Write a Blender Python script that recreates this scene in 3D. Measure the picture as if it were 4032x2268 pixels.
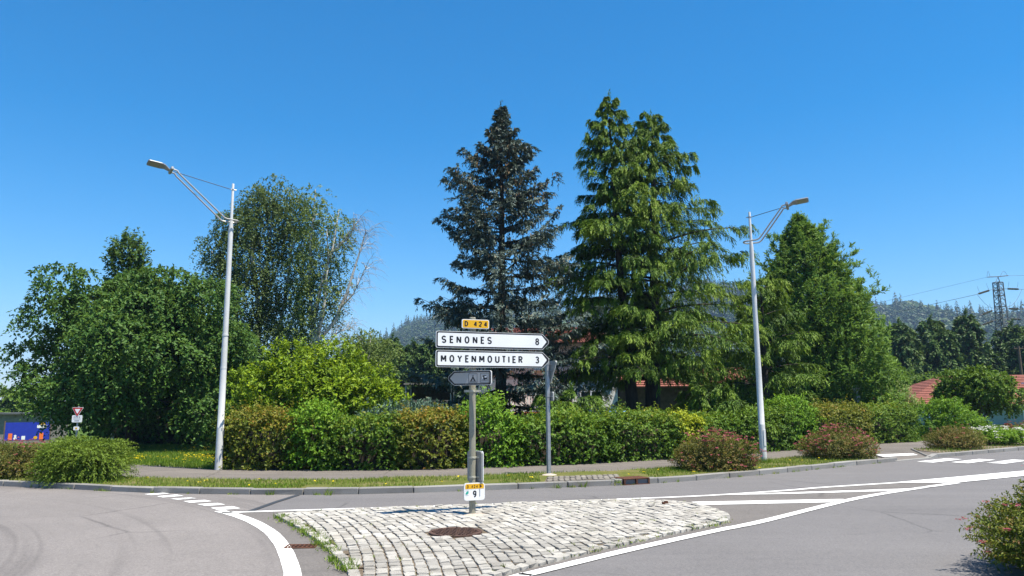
import bpy, math, random
import numpy as np
from mathutils import Vector, Matrix

for _o in list(bpy.data.objects):
    bpy.data.objects.remove(_o)
SC = bpy.context.scene
COL = SC.collection
R = math.radians
rng = np.random.default_rng(11)
random.seed(5)

# ------------------------------------------------------------------ camera, sky, sun, exposure
cam = bpy.data.cameras.new('camera')
cam.sensor_width = 36.0
cam.lens = 26.13
cam.clip_start = 0.1
cam.clip_end = 9000
camo = bpy.data.objects.new('camera', cam)
COL.objects.link(camo)
camo.matrix_world = (Matrix.Translation((0, 0, 1.65)) @ Matrix.Rotation(R(98.8), 4, 'X') @ Matrix.Rotation(R(-0.4), 4, 'Z'))
SC.camera = camo

SUN_EL = R(67.5)
SUN_DIR = Vector((0.87, -0.49, 0)).normalized()          # towards the sun, on the ground
w = bpy.data.worlds.new('World')
SC.world = w
w.use_nodes = True
nt = w.node_tree
bg = nt.nodes['Background']
sky = nt.nodes.new('ShaderNodeTexSky')
sky.sky_type = 'NISHITA'
sky.sun_disc = False
sky.sun_elevation = SUN_EL
sky.sun_rotation = math.atan2(SUN_DIR.x, SUN_DIR.y)
sky.altitude = 350
sky.air_density = 1.0
sky.dust_density = 0.25
sky.ozone_density = 4.0
hsv = nt.nodes.new('ShaderNodeHueSaturation')
hsv.inputs['Saturation'].default_value = 1.46
hsv.inputs['Hue'].default_value = 0.495
hsv.inputs['Value'].default_value = 1.0
nt.links.new(sky.outputs[0], hsv.inputs['Color'])
nt.links.new(hsv.outputs[0], bg.inputs['Color'])
bg.inputs['Strength'].default_value = 0.090

sl = bpy.data.lights.new('sun', 'SUN')
sl.energy = 4.9
sl.angle = R(0.53)
sl.color = (1.0, 0.925, 0.79)
slo = bpy.data.objects.new('sun', sl)
COL.objects.link(slo)
sdir = Vector((SUN_DIR.x * math.cos(SUN_EL), SUN_DIR.y * math.cos(SUN_EL), math.sin(SUN_EL)))
slo.rotation_euler = sdir.to_track_quat('Z', 'Y').to_euler()
slo.location = (30, -20, 60)

SC.view_settings.view_transform = 'Standard'
SC.view_settings.look = 'None'
SC.view_settings.exposure = 1.08
SC.view_settings.gamma = 1.0
SC.view_settings.use_curve_mapping = False
SC.render.engine = 'CYCLES'
SC.cycles.max_bounces = 6
SC.cycles.diffuse_bounces = 3
SC.cycles.glossy_bounces = 2
SC.cycles.transmission_bounces = 4
SC.cycles.volume_bounces = 0

# ------------------------------------------------------------------ helpers
def tag(o, label=None, cat=None, group=None, kind=None):
    if label: o['label'] = label
    if cat: o['category'] = cat
    if group: o['group'] = group
    if kind: o['kind'] = kind
    return o

def empty(name, loc=(0, 0, 0), rz=0.0, parent=None):
    o = bpy.data.objects.new(name, None)
    COL.objects.link(o)
    o.location = loc
    o.rotation_euler = (0, 0, rz)
    o.empty_display_size = 0.2
    if parent: o.parent = parent
    return o

def link(name, me, parent=None, loc=None):
    o = bpy.data.objects.new(name, me)
    COL.objects.link(o)
    if parent: o.parent = parent
    if loc is not None: o.location = loc
    return o

def np_mesh(name, V, F, mat, A=None, smooth=False):
    """V (n,3), F (m,k) int, A per-vertex tint"""
    V = np.asarray(V, np.float32); F = np.asarray(F, np.int32)
    me = bpy.data.meshes.new(name)
    me.vertices.add(len(V)); me.vertices.foreach_set('co', V.ravel())
    k = F.shape[1]
    me.loops.add(F.size); me.loops.foreach_set('vertex_index', F.ravel())
    me.polygons.add(len(F))
    me.polygons.foreach_set('loop_start', np.arange(0, F.size, k, dtype=np.int32))
    me.polygons.foreach_set('loop_total', np.full(len(F), k, np.int32))
    if A is not None:
        at = me.attributes.new('tint', 'FLOAT', 'POINT')
        at.data.foreach_set('value', np.asarray(A, np.float32))
    me.materials.append(mat)
    me.update(calc_edges=True)
    if smooth:
        me.polygons.foreach_set('use_smooth', np.ones(len(F), bool))
    return me

class MB:
    """collects small hard surface shapes into one mesh"""
    def __init__(self): self.v = []; self.f = []; self.m = []
    def add(self, vs, fs, mi=0):
        n = len(self.v)
        self.v += [tuple(p) for p in vs]
        self.f += [tuple(i + n for i in f) for f in fs]
        self.m += [mi] * len(fs)
        return self
    def box(self, c, s, rz=0.0, mi=0, bevel=0.0):
        cx, cy, cz = c; hx, hy, hz = s[0] / 2, s[1] / 2, s[2] / 2
        b = min(bevel, hx * .9, hy * .9, hz * .9)
        ca, sa = math.cos(rz), math.sin(rz)
        def T(x, y, z): return (cx + x * ca - y * sa, cy + x * sa + y * ca, cz + z)
        if b <= 0:
            vs = [T(x, y, z) for z in (-hz, hz) for x, y in ((-hx, -hy), (hx, -hy), (hx, hy), (-hx, hy))]
            return self.add(vs, [(3, 2, 1, 0), (4, 5, 6, 7), (0, 1, 5, 4), (1, 2, 6, 5), (2, 3, 7, 6), (3, 0, 4, 7)], mi)
        rings = []
        for z, i in ((-hz, b), (-hz + b, 0), (hz - b, 0), (hz, b)):
            x, y = hx - i, hy - i
            c2 = b
            ring = [(-x + c2, -y), (x - c2, -y), (x, -y + c2), (x, y - c2), (x - c2, y), (-x + c2, y), (-x, y - c2), (-x, -y + c2)]
            rings.append([T(p, q, z) for p, q in ring])
        vs = [p for r_ in rings for p in r_]
        fs = [tuple(range(7, -1, -1)), tuple(range(24, 32))]
        for k in range(3):
            for j in range(8):
                a, d = k * 8 + j, k * 8 + (j + 1) % 8
                fs.append((a, d, d + 8, a + 8))
        return self.add(vs, fs, mi)
    def tube(self, pts, rad, seg=8, mi=0, cap=True):
        pts = [Vector(p) for p in pts]
        rads = rad if isinstance(rad, (list, tuple)) else [rad] * len(pts)
        vs = []; up = None
        for i, p in enumerate(pts):
            if i == 0: t = pts[1] - p
            elif i == len(pts) - 1: t = p - pts[i - 1]
            else: t = (pts[i + 1] - p).normalized() + (p - pts[i - 1]).normalized()
            t.normalize()
            if up is None:
                up = t.cross(Vector((0, 0, 1)))
                if up.length < .05: up = t.cross(Vector((0, 1, 0)))
            up = (up - t * up.dot(t)).normalized()
            b = t.cross(up)
            for k in range(seg):
                a = 2 * math.pi * k / seg
                vs.append(p + (up * math.cos(a) + b * math.sin(a)) * rads[i])
        fs = []
        for i in range(len(pts) - 1):
            for k in range(seg):
                k2 = (k + 1) % seg
                fs.append((i * seg + k, i * seg + k2, (i + 1) * seg + k2, (i + 1) * seg + k))
        if cap:
            fs.append(tuple(range(seg - 1, -1, -1)))
            n = (len(pts) - 1) * seg
            fs.append(tuple(range(n, n + seg)))
        return self.add(vs, fs, mi)
    def lathe(self, prof, seg=16, c=(0, 0, 0), mi=0, flute=0.0):
        vs = []
        for r_, z in prof:
            for k in range(seg):
                a = 2 * math.pi * k / seg
                q = r_ * (1 - flute * (k % 2))
                vs.append((c[0] + q * math.cos(a), c[1] + q * math.sin(a), c[2] + z))
        fs = []
        for i in range(len(prof) - 1):
            for k in range(seg):
                k2 = (k + 1) % seg
                fs.append((i * seg + k, i * seg + k2, (i + 1) * seg + k2, (i + 1) * seg + k))
        n = (len(prof) - 1) * seg
        fs += [tuple(range(seg - 1, -1, -1)), tuple(range(n, n + seg))]
        return self.add(vs, fs, mi)
    def prism_xz(self, poly, y0, y1, mi=0):
        """outline in x,z (counter clockwise seen from -y), thickness along y; y0 is the near face"""
        n = len(poly)
        vs = [(x, y0, z) for x, z in poly] + [(x, y1, z) for x, z in poly]
        fs = [tuple(range(n)), tuple(range(2 * n - 1, n - 1, -1))]
        for i in range(n):
            j = (i + 1) % n
            fs.append((j, i, i + n, j + n))
        return self.add(vs, fs, mi)
    def prism_xy(self, poly, z0, z1, mi=0):
        n = len(poly)
        vs = [(x, y, z1) for x, y in poly] + [(x, y, z0) for x, y in poly]
        fs = [tuple(range(n)), tuple(range(2 * n - 1, n - 1, -1))]
        for i in range(n):
            j = (i + 1) % n
            fs.append((j, i, i + n, j + n))
        return self.add(vs, fs, mi)
    def mesh(self, name, mats, smooth=False):
        me = bpy.data.meshes.new(name)
        me.from_pydata(self.v, [], self.f)
        for m in (mats if isinstance(mats, (list, tuple)) else [mats]): me.materials.append(m)
        me.polygons.foreach_set('material_index', self.m)
        if smooth:
            me.polygons.foreach_set('use_smooth', [True] * len(self.f))
            if hasattr(me, 'set_sharp_from_angle'): me.set_sharp_from_angle(angle=R(40))
        me.update()
        return me
    def build(self, name, mats, parent=None, loc=None, smooth=False):
        return link(name, self.mesh(name, mats, smooth), parent, loc)

def round_rect(x0, x1, z0, z1, r, n=5):
    out = []
    for cx, cz, a0 in ((x1 - r, z0 + r, -90), (x1 - r, z1 - r, 0), (x0 + r, z1 - r, 90), (x0 + r, z0 + r, 180)):
        for k in range(n + 1):
            a = R(a0 + 90 * k / n)
            out.append((cx + r * math.cos(a), cz + r * math.sin(a)))
    return out

def fillet(poly, rads, n=4):
    """round the corners of a polygon"""
    out = []; m = len(poly)
    for i, p in enumerate(poly):
        r = rads[i] if isinstance(rads, (list, tuple)) else rads
        P = Vector(p); A = Vector(poly[i - 1]); B = Vector(poly[(i + 1) % m])
        if r <= 0: out.append(tuple(P)); continue
        a = (A - P).normalized(); b = (B - P).normalized()
        half = a.angle(b) / 2
        d = r / math.tan(half)
        s, e = P + a * d, P + b * d
        c = P + (a + b).normalized() * (r / math.sin(half))
        va, vb = s - c, e - c
        for k in range(n + 1):
            t = k / n
            v = (va * (1 - t) + vb * t).normalized() * r
            out.append(tuple(c + v))
    return out

# ------------------------------------------------------------------ materials
def mat(name):
    m = bpy.data.materials.new(name); m.use_nodes = True
    return m, m.node_tree, m.node_tree.nodes['Principled BSDF']

def N(nt, t, **kw):
    n = nt.nodes.new(t)
    for k, v in kw.items(): setattr(n, k, v)
    return n

def ramp(nt, src, stops, interp='LINEAR'):
    r = N(nt, 'ShaderNodeValToRGB')
    r.color_ramp.interpolation = interp
    e = r.color_ramp.elements
    while len(e) < len(stops): e.new(0.5)
    for i, (p, c) in enumerate(stops):
        e[i].position = p; e[i].color = (*c, 1) if len(c) == 3 else c
    nt.links.new(src, r.inputs[0])
    return r

def noise(nt, scale, detail=3, rough=.55, coord=None, typ='Object'):
    n = N(nt, 'ShaderNodeTexNoise')
    n.inputs['Scale'].default_value = scale
    n.inputs['Detail'].default_value = detail
    n.inputs['Roughness'].default_value = rough
    if coord is None:
        tc = N(nt, 'ShaderNodeTexCoord'); coord = tc.outputs[typ]
    nt.links.new(coord, n.inputs['Vector'])
    return n

def mixc(nt, a, b, fac, blend='MIX'):
    m = N(nt, 'ShaderNodeMix', data_type='RGBA', blend_type=blend)
    for s, v in ((m.inputs['Factor'], fac), (m.inputs['A'], a), (m.inputs['B'], b)):
        if isinstance(v, (int, float)): s.default_value = v
        elif isinstance(v, (tuple, list)): s.default_value = (*v, 1) if len(v) == 3 else v
        else: nt.links.new(v, s)
    return m.outputs['Result']

def bump(nt, bs, h, dist, strength=1.0):
    b = N(nt, 'ShaderNodeBump')
    b.inputs['Distance'].default_value = dist
    b.inputs['Strength'].default_value = strength
    nt.links.new(h, b.inputs['Height'])
    nt.links.new(b.outputs[0], bs.inputs['Normal'])

def simple(name, col, rough=.6, metal=0.0, var=.08, scale=6, bumpd=0.0, spec=.4):
    m, t, b = mat(name)
    n = noise(t, scale, 4)
    c = ramp(t, n.outputs[0], [(.25, tuple(x * (1 - var * 2) for x in col)), (.75, tuple(min(1, x * (1 + var)) for x in col))])
    t.links.new(c.outputs[0], b.inputs['Base Color'])
    b.inputs['Roughness'].default_value = rough
    b.inputs['Metallic'].default_value = metal
    b.inputs['Specular IOR Level'].default_value = spec
    if bumpd: bump(t, b, n.outputs[0], bumpd)
    return m

def leafmat(name, stops, rough=.55, trans=.3, spec=.25, green=True):
    m, t, b = mat(name)
    a = N(t, 'ShaderNodeAttribute', attribute_name='tint')
    if green: stops = [(p, (c_[0] * .88, c_[1] * 1.03, c_[2] * .75)) for p, c_ in stops]
    c = ramp(t, a.outputs['Fac'], stops)
    t.links.new(c.outputs[0], b.inputs['Base Color'])
    b.inputs['Roughness'].default_value = rough
    b.inputs['Specular IOR Level'].default_value = spec
    tr = N(t, 'ShaderNodeBsdfTranslucent')
    h = mixc(t, c.outputs[0], (.5, .55, .08), .12)
    t.links.new(h, tr.inputs['Color'])
    mx = N(t, 'ShaderNodeMixShader'); mx.inputs[0].default_value = trans
    t.links.new(b.outputs[0], mx.inputs[1]); t.links.new(tr.outputs[0], mx.inputs[2])
    t.links.new(mx.outputs[0], t.nodes['Material Output'].inputs['Surface'])
    return m

def asphalt(name, dark, light, patch=.25, rings=None):
    m, t, b = mat(name)
    tc = N(t, 'ShaderNodeTexCoord')
    fine = noise(t, 95, 3, .7, tc.outputs['Object'])
    vor = N(t, 'ShaderNodeTexVoronoi'); vor.inputs['Scale'].default_value = 70
    t.links.new(tc.outputs['Object'], vor.inputs['Vector'])
    big = noise(t, .35, 5, .6, tc.outputs['Object'])
    c = ramp(t, fine.outputs[0], [(.3, dark), (.7, light)]).outputs[0]
    sp = ramp(t, vor.outputs['Color'], [(.0, (.78, .78, .78)), (.9, (1.06, 1.06, 1.05)), (1, (1.3, 1.29, 1.25))]).outputs[0]
    c = mixc(t, c, sp, .8, 'MULTIPLY')
    gr_ = noise(t, 34, 2, .6, tc.outputs['Object'])
    c = mixc(t, c, ramp(t, gr_.outputs[0], [(.3, (.86, .86, .86)), (.5, (1, 1, 1)), (.72, (1.10, 1.10, 1.09))]).outputs[0], 1.0, 'MULTIPLY')
    mid = noise(t, 7, 5, .7, tc.outputs['Object'])
    sg = ramp(t, mid.outputs[0], [(.25, (.80, .80, .80)), (.42, (.97, .97, .97)), (.75, (1.05, 1.05, 1.05))]).outputs[0]
    c = mixc(t, c, sg, .9, 'MULTIPLY')
    cr = N(t, 'ShaderNodeTexVoronoi', feature='DISTANCE_TO_EDGE'); cr.inputs['Scale'].default_value = .42
    wn = noise(t, 2.2, 4, .6, tc.outputs['Object']); wv = mixc(t, tc.outputs['Object'], wn.outputs['Color'], .12)
    t.links.new(wv, cr.inputs['Vector'])
    ck = ramp(t, cr.outputs['Distance'], [(0, (.62, .62, .62)), (.006, (.75, .75, .75)), (.010, (1, 1, 1))]).outputs[0]
    gate = ramp(t, noise(t, .22, 3, .6, tc.outputs['Object']).outputs[0], [(.52, (0, 0, 0)), (.60, (1, 1, 1))]).outputs[0]
    c = mixc(t, c, mixc(t, (1, 1, 1), ck, gate), 1.0, 'MULTIPLY')
    bp = ramp(t, big.outputs[0], [(.3, (1 - patch,) * 3), (.7, (1 + patch * .4,) * 3)]).outputs[0]
    c = mixc(t, c, bp, 1.0, 'MULTIPLY')
    # long streaks along the lane, left by tyres
    if rings:
        mp = N(t, 'ShaderNodeMapping'); mp.inputs['Location'].default_value = (-rings[0], -rings[1], 0)
        t.links.new(tc.outputs['Object'], mp.inputs[0])
        ln = N(t, 'ShaderNodeVectorMath', operation='LENGTH'); t.links.new(mp.outputs[0], ln.inputs[0])
        cb = N(t, 'ShaderNodeCombineXYZ'); t.links.new(ln.outputs['Value'], cb.inputs[0])
        sc = N(t, 'ShaderNodeVectorMath', operation='SCALE'); sc.inputs['Scale'].default_value = .025
        t.links.new(tc.outputs['Object'], sc.inputs[0])
        ad = N(t, 'ShaderNodeVectorMath', operation='ADD'); t.links.new(cb.outputs[0], ad.inputs[0]); t.links.new(sc.outputs[0], ad.inputs[1])
        rn = noise(t, 2.3, 3, .75, ad.outputs[0])
        rr = ramp(t, rn.outputs[0], [(.36, (.74, .74, .745)), (.47, (.97, .97, .97)), (.75, (1.05, 1.05, 1.05))]).outputs[0]
        c = mixc(t, c, rr, .8, 'MULTIPLY')
    else:
        mp = N(t, 'ShaderNodeMapping'); mp.inputs['Rotation'].default_value = (0, 0, R(-25)); mp.inputs['Scale'].default_value = (.06, 1.6, 1)
        t.links.new(tc.outputs['Object'], mp.inputs[0])
        rn = noise(t, 1.0, 4, .6, mp.outputs[0])
        rr = ramp(t, rn.outputs[0], [(.3, (.88, .88, .89)), (.6, (1.03, 1.03, 1.03))]).outputs[0]
        c = mixc(t, c, rr, .8, 'MULTIPLY')
    t.links.new(c, b.inputs['Base Color'])
    b.inputs['Roughness'].default_value = .85
    b.inputs['Specular IOR Level'].default_value = .25
    bump(t, b, fine.outputs[0], .006, .8)
    return m

def paint(name, col, wear=.12, under=(.2, .2, .2)):
    m, t, b = mat(name)
    n = noise(t, 38, 5, .7); n2 = noise(t, 1.6, 3, .6)
    add = N(t, 'ShaderNodeMath', operation='ADD'); t.links.new(n.outputs[0], add.inputs[0]); t.links.new(n2.outputs[0], add.inputs[1])
    f = ramp(t, add.outputs[0], [(max(0., .32 + wear - .04), (1, 1, 1)), (.32 + wear + .06, (0, 0, 0))])
    add.use_clamp = False
    sub = N(t, 'ShaderNodeMath', operation='MULTIPLY'); sub.inputs[1].default_value = .5
    t.links.new(add.outputs[0], sub.inputs[0]); t.links.new(sub.outputs[0], f.inputs[0])
    cc = ramp(t, n2.outputs[0], [(.3, tuple(x * .9 for x in col)), (.7, col)]).outputs[0]
    c = mixc(t, cc, under, f.outputs[0])
    t.links.new(c, b.inputs['Base Color'])
    b.inputs['Roughness'].default_value = .7
    bump(t, b, n.outputs[0], .002, .6)
    return m

def stonemat(name, lo, hi, scale=40, obj=True, bumpd=.004):
    m, t, b = mat(name)
    n = noise(t, scale, 4, .65); g = N(t, 'ShaderNodeNewGeometry'); oi = N(t, 'ShaderNodeObjectInfo')
    add = N(t, 'ShaderNodeMath', operation='ADD')
    t.links.new(g.outputs['Random Per Island'], add.inputs[0]); t.links.new(oi.outputs['Random'], add.inputs[1])
    fr = N(t, 'ShaderNodeMath', operation='FRACT'); t.links.new(add.outputs[0], fr.inputs[0])
    c = ramp(t, fr.outputs[0], [(0, lo), (.55, tuple((a + b2) / 2 for a, b2 in zip(lo, hi))), (1, hi)]).outputs[0]
    sp = ramp(t, n.outputs[0], [(.3, (.72, .72, .72)), (.55, (1, 1, 1)), (.8, (1.08, 1.07, 1.04))]).outputs[0]
    c = mixc(t, c, sp, .8, 'MULTIPLY')
    tg = N(t, 'ShaderNodeNewGeometry'); dn = noise(t, 1.7, 5, .65, tg.outputs['Position'])
    dd = ramp(t, dn.outputs[0], [(.3, (.74, .71, .66)), (.5, (.97, .965, .95)), (.7, (1.05, 1.05, 1.05))]).outputs[0]
    c = mixc(t, c, dd, .85, 'MULTIPLY')
    t.links.new(c, b.inputs['Base Color'])
    b.inputs['Roughness'].default_value = .85
    bump(t, b, n.outputs[0], bumpd)
    return m

def grassmat(name, a, b_, c_, scale=.7):
    m, t, b = mat(name)
    n = noise(t, scale, 5, .65); n2 = noise(t, scale * 22, 3, .6)
    c = ramp(t, n.outputs[0], [(.3, a), (.5, b_), (.72, c_)]).outputs[0]
    d = ramp(t, n2.outputs[0], [(.3, (.6, .6, .6)), (.7, (1.15, 1.15, 1.1))]).outputs[0]
    c = mixc(t, c, d, .8, 'MULTIPLY')
    t.links.new(c, b.inputs['Base Color'])
    b.inputs['Roughness'].default_value = .95
    b.inputs['Specular IOR Level'].default_value = .1
    bump(t, b, n2.outputs[0], .03)
    return m

def barkmat(name, lo, hi, scale=(9, 9, 2.0), spots=None):
    m, t, b = mat(name)
    tc = N(t, 'ShaderNodeTexCoord'); mp = N(t, 'ShaderNodeMapping'); mp.inputs['Scale'].default_value = scale
    t.links.new(tc.outputs['Object'], mp.inputs[0])
    n = noise(t, 1.6, 5, .7, mp.outputs[0])
    c = ramp(t, n.outputs[0], [(.3, lo), (.62, hi)]).outputs[0]
    if spots:
        n2 = noise(t, 1.1, 3, .6, mp.outputs[0])
        f = ramp(t, n2.outputs[0], [(.56, (0, 0, 0)), (.62, (1, 1, 1))]).outputs[0]
        c = mixc(t, c, spots, f)
    t.links.new(c, b.inputs['Base Color'])
    b.inputs['Roughness'].default_value = .9
    bump(t, b, n.outputs[0], .02)
    return m

M = {}
M['road'] = asphalt('road_asphalt', (.122, .117, .119), (.188, .181, .184), .10)
M['round'] = asphalt('roundabout_asphalt', (.158, .144, .140), (.246, .228, .221), .16, rings=(-13.9, 4.0))
M['apron'] = asphalt('apron_asphalt', (.120, .109, .103), (.194, .180, .171), .2)
M['path'] = asphalt('path_asphalt', (.128, .113, .102), (.198, .178, .162), .22)
M['white'] = paint('road_paint', (.78, .78, .77), .055)
M['worn'] = paint('worn_road_paint', (.76, .76, .75), .13)
M['tar'] = simple('tar_joint', (.045, .05, .06), .5, bumpd=.003, scale=30)
M['soil'] = simple('soil', (.16, .125, .085), .95, var=.25, scale=8, bumpd=.02)
M['mortar'] = simple('joint_sand', (.135, .105, .072), .95, var=.3, scale=18, bumpd=.01)
M['cobble'] = stonemat('granite_setts', (.29, .276, .252), (.455, .437, .40), 55, bumpd=.007)
M['kerb'] = stonemat('granite_kerb', (.19, .185, .178), (.265, .26, .25), 60)
M['sand'] = simple('pale_sand', (.44, .38, .32), .95, var=.2, scale=40, bumpd=.01)
M['verge'] = grassmat('verge_grass', (.07, .10, .018), (.12, .13, .035), (.19, .16, .08), 1.1)
M['lawn'] = grassmat('lawn_grass', (.05, .10, .015), (.07, .125, .018), (.10, .14, .025), .6)
M['field'] = grassmat('field_grass', (.04, .075, .015), (.055, .09, .02), (.08, .10, .03), .05)
M['hill'] = grassmat('hill_floor', (.018, .032, .012), (.024, .04, .015), (.035, .05, .018), .02)
M['rust'] = simple('rusty_iron', (.11, .045, .025), .85, .3, .3, 22, .004)
M['castiron'] = simple('manhole_iron', (.115, .068, .052), .75, .4, .3, 30, .003)
M['dark'] = simple('dark_void', (.012, .012, .012), .9)
M['galv'] = simple('galvanised_steel', (.33, .35, .37), .45, .55, .12, 14)
M['signback'] = simple('sign_back', (.25, .255, .245), .6, .3, .06, 9)
M['beige'] = simple('beige_post_paint', (.28, .265, .20), .5, 0, .07, 12)
M['beigeband'] = simple('beige_clamp', (.38, .37, .30), .45, .1, .05, 12)
M['signwhite'] = simple('sign_white', (.74, .75, .75), .35, 0, .04, 2.2)
M['signedge'] = simple('sign_edge', (.62, .62, .6), .4, .1, .04, 5)
M['black'] = simple('sign_black', (.012, .012, .014), .45, 0, .05, 5)
M['yellow'] = simple('sign_yellow', (.66, .36, .006), .4, 0, .02, 4)
M['brown'] = simple('sign_lettering_brown', (.05, .008, .006), .5)
M['signgrey'] = simple('sign_grey', (.30, .32, .35), .5)
M['panelshade'] = simple('shaded_white_panel', (.36, .355, .34), .5, 0, .03, 4)  # white camping panel face, its grazing shade put into the colour
M['teal'] = simple('emblem_teal', (.02, .34, .26), .45)
M['red'] = simple('sign_red', (.42, .02, .018), .45)
M['polewhite'] = simple('white_pole_paint', (.56, .565, .555), .35, 0, .05, 5)
M['steelarm'] = simple('grey_arm', (.36, .36, .35), .4, .25, .05, 9)
M['lamphead'] = simple('lamp_head_grey', (.22, .24, .27), .4, .3, .06, 9)
M['lampglass'] = simple('lamp_lens', (.22, .24, .20), .2, 0, .05, 30)
M['cable'] = simple('dark_cable', (.03, .04, .06), .6)
M['pylon'] = simple('pylon_steel', (.10, .105, .11), .7, .3, .25, 1.2)
M['insul'] = simple('insulators', (.10, .085, .05), .35)
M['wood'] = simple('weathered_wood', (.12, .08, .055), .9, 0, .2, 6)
M['bark'] = barkmat('dark_bark', (.012, .010, .008), (.045, .036, .028))
M['greybark'] = barkmat('grey_bark', (.05, .045, .038), (.14, .125, .105))
M['birch'] = barkmat('birch_bark', (.42, .40, .37), (.62, .60, .56), (6, 6, 5), (.05, .045, .04))
M['bare'] = barkmat('bare_wood', (.17, .14, .12), (.28, .24, .21))
M['twig'] = simple('twigs', (.045, .036, .022), .95, var=.3, scale=9)
M['render'] = simple('pale_render', (.74, .72, .68), .9, 0, .04, 3)
M['pinkwall'] = simple('pinkish_render', (.62, .50, .43), .9, 0, .05, 3)
M['greenwall'] = simple('grey_green_render', (.30, .36, .33), .9, 0, .06, 2)
M['tile'] = simple('red_roof_tile', (.24, .082, .055), .85, 0, .2, 7)
M['orange'] = simple('orange_edge', (.55, .19, .05), .7)
M['blue'] = simple('blue_sheet', (.02, .21, .50), .4)
M['royal'] = simple('royal_blue', (.012, .03, .34), .5)
M['signorange'] = simple('orange_print', (.80, .16, .02), .5)
M['redplastic'] = simple('red_plastic', (.62, .02, .03), .3)
M['glass'] = simple('window_glass', (.03, .04, .05), .08)
M['shed'] = simple('grey_boards', (.22, .20, .18), .9, 0, .15, 5)
M['greenpane'] = simple('pale_green_pane', (.36, .47, .40), .2)

# leaf colour ramps (true leaf colours, new growth at the bright end)
G = lambda *s: [(p, c) for p, c in s]
M['hedge_a'] = leafmat('hedge_leaves_coppery', G((0, (.040, .066, .009)), (.45, (.098, .135, .012)), (.72, (.18, .19, .017)), (1, (.30, .165, .026))), green=False)
M['hedge_b'] = leafmat('hedge_leaves_green', G((0, (.032, .072, .009)), (.5, (.082, .152, .014)), (.8, (.15, .22, .019)), (1, (.25, .25, .035))))
M['hedge_c'] = leafmat('hedge_leaves_mid', G((0, (.034, .072, .010)), (.5, (.088, .155, .015)), (.8, (.17, .225, .02)), (1, (.28, .23, .035))))
M['lime'] = leafmat('lime_leaves', G((0, (.055, .12, .011)), (.5, (.135, .245, .016)), (1, (.24, .33, .03))))
M['golden'] = leafmat('golden_leaves', G((0, (.060, .110, .006)), (.45, (.165, .235, .009)), (.8, (.29, .345, .013)), (1, (.37, .39, .02))))
M['yellowleaf'] = leafmat('yellow_leaves', G((0, (.12, .16, .01)), (.5, (.30, .31, .015)), (1, (.45, .42, .03))))
M['left'] = leafmat('dull_green_leaves', G((0, (.028, .068, .016)), (.5, (.070, .138, .032)), (.9, (.140, .225, .05)), (1, (.25, .22, .06))))
M['poplar'] = leafmat('poplar_leaves', G((0, (.032, .07, .018)), (.5, (.072, .128, .03)), (1, (.12, .18, .05))))
M['birchleaf'] = leafmat('birch_leaves', G((0, (.040, .062, .020)), (.5, (.095, .130, .046)), (1, (.18, .21, .085))))
M['birchpale'] = leafmat('pale_birch_leaves', G((0, (.075, .10, .025)), (.5, (.155, .195, .06)), (1, (.25, .27, .09))))
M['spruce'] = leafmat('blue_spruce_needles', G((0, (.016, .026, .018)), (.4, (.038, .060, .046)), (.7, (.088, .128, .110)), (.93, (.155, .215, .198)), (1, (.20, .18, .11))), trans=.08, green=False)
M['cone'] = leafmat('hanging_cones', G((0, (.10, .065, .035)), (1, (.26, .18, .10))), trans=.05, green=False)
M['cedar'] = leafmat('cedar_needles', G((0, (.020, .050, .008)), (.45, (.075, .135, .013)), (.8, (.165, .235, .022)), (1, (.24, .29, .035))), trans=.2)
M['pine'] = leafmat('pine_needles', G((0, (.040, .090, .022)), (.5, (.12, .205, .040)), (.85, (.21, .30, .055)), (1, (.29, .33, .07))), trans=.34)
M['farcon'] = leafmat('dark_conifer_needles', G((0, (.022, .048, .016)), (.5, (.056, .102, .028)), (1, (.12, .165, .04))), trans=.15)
M['forest'] = leafmat('forest_canopy', G((0, (.014, .032, .012)), (.55, (.032, .062, .018)), (.8, (.060, .098, .022)), (1, (.10, .14, .03))), trans=.1)
M['juniper'] = leafmat('blue_green_needles', G((0, (.045, .075, .065)), (.5, (.11, .165, .155)), (1, (.20, .27, .26))), trans=.1)
M['yew'] = leafmat('feathery_leaves', G((0, (.055, .085, .011)), (.5, (.145, .195, .024)), (1, (.24, .30, .05))))
M['spirea'] = leafmat('spirea_leaves', G((0, (.045, .062, .012)), (.45, (.115, .13, .022)), (.75, (.19, .145, .035)), (1, (.26, .11, .055))), green=False)
M['spireagreen'] = leafmat('spirea_leaves_green', G((0, (.045, .068, .012)), (.5, (.125, .155, .022)), (.8, (.20, .185, .03)), (1, (.25, .12, .055))))
M['pink'] = leafmat('pink_flowers', G((0, (.20, .045, .045)), (.5, (.34, .075, .10)), (1, (.50, .13, .21))), green=False)
M['whiteflower'] = leafmat('white_flowers', G((0, (.6, .6, .55)), (1, (.8, .8, .78))), green=False)
M['dandelion'] = leafmat('yellow_flowers', G((0, (.62, .46, .01)), (1, (.80, .66, .02))), green=False)
M['blade'] = leafmat('grass_blades', G((0, (.055, .10, .012)), (.5, (.13, .20, .018)), (.8, (.24, .26, .05)), (1, (.42, .35, .16))))
M['variegated'] = leafmat('cream_variegated_leaves', G((0, (.10, .13, .04)), (.5, (.24, .25, .11)), (1, (.42, .40, .24))))
M['garden'] = leafmat('garden_tree_leaves', G((0, (.036, .075, .011)), (.5, (.098, .165, .018)), (1, (.19, .25, .032))))

# ------------------------------------------------------------------ foliage generators
def unit(v): return v / np.maximum(np.linalg.norm(v, axis=-1, keepdims=True), 1e-9)
def rvec(n): return unit(rng.normal(size=(n, 3)))
UP = np.array([0, 0, 1.0])

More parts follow.
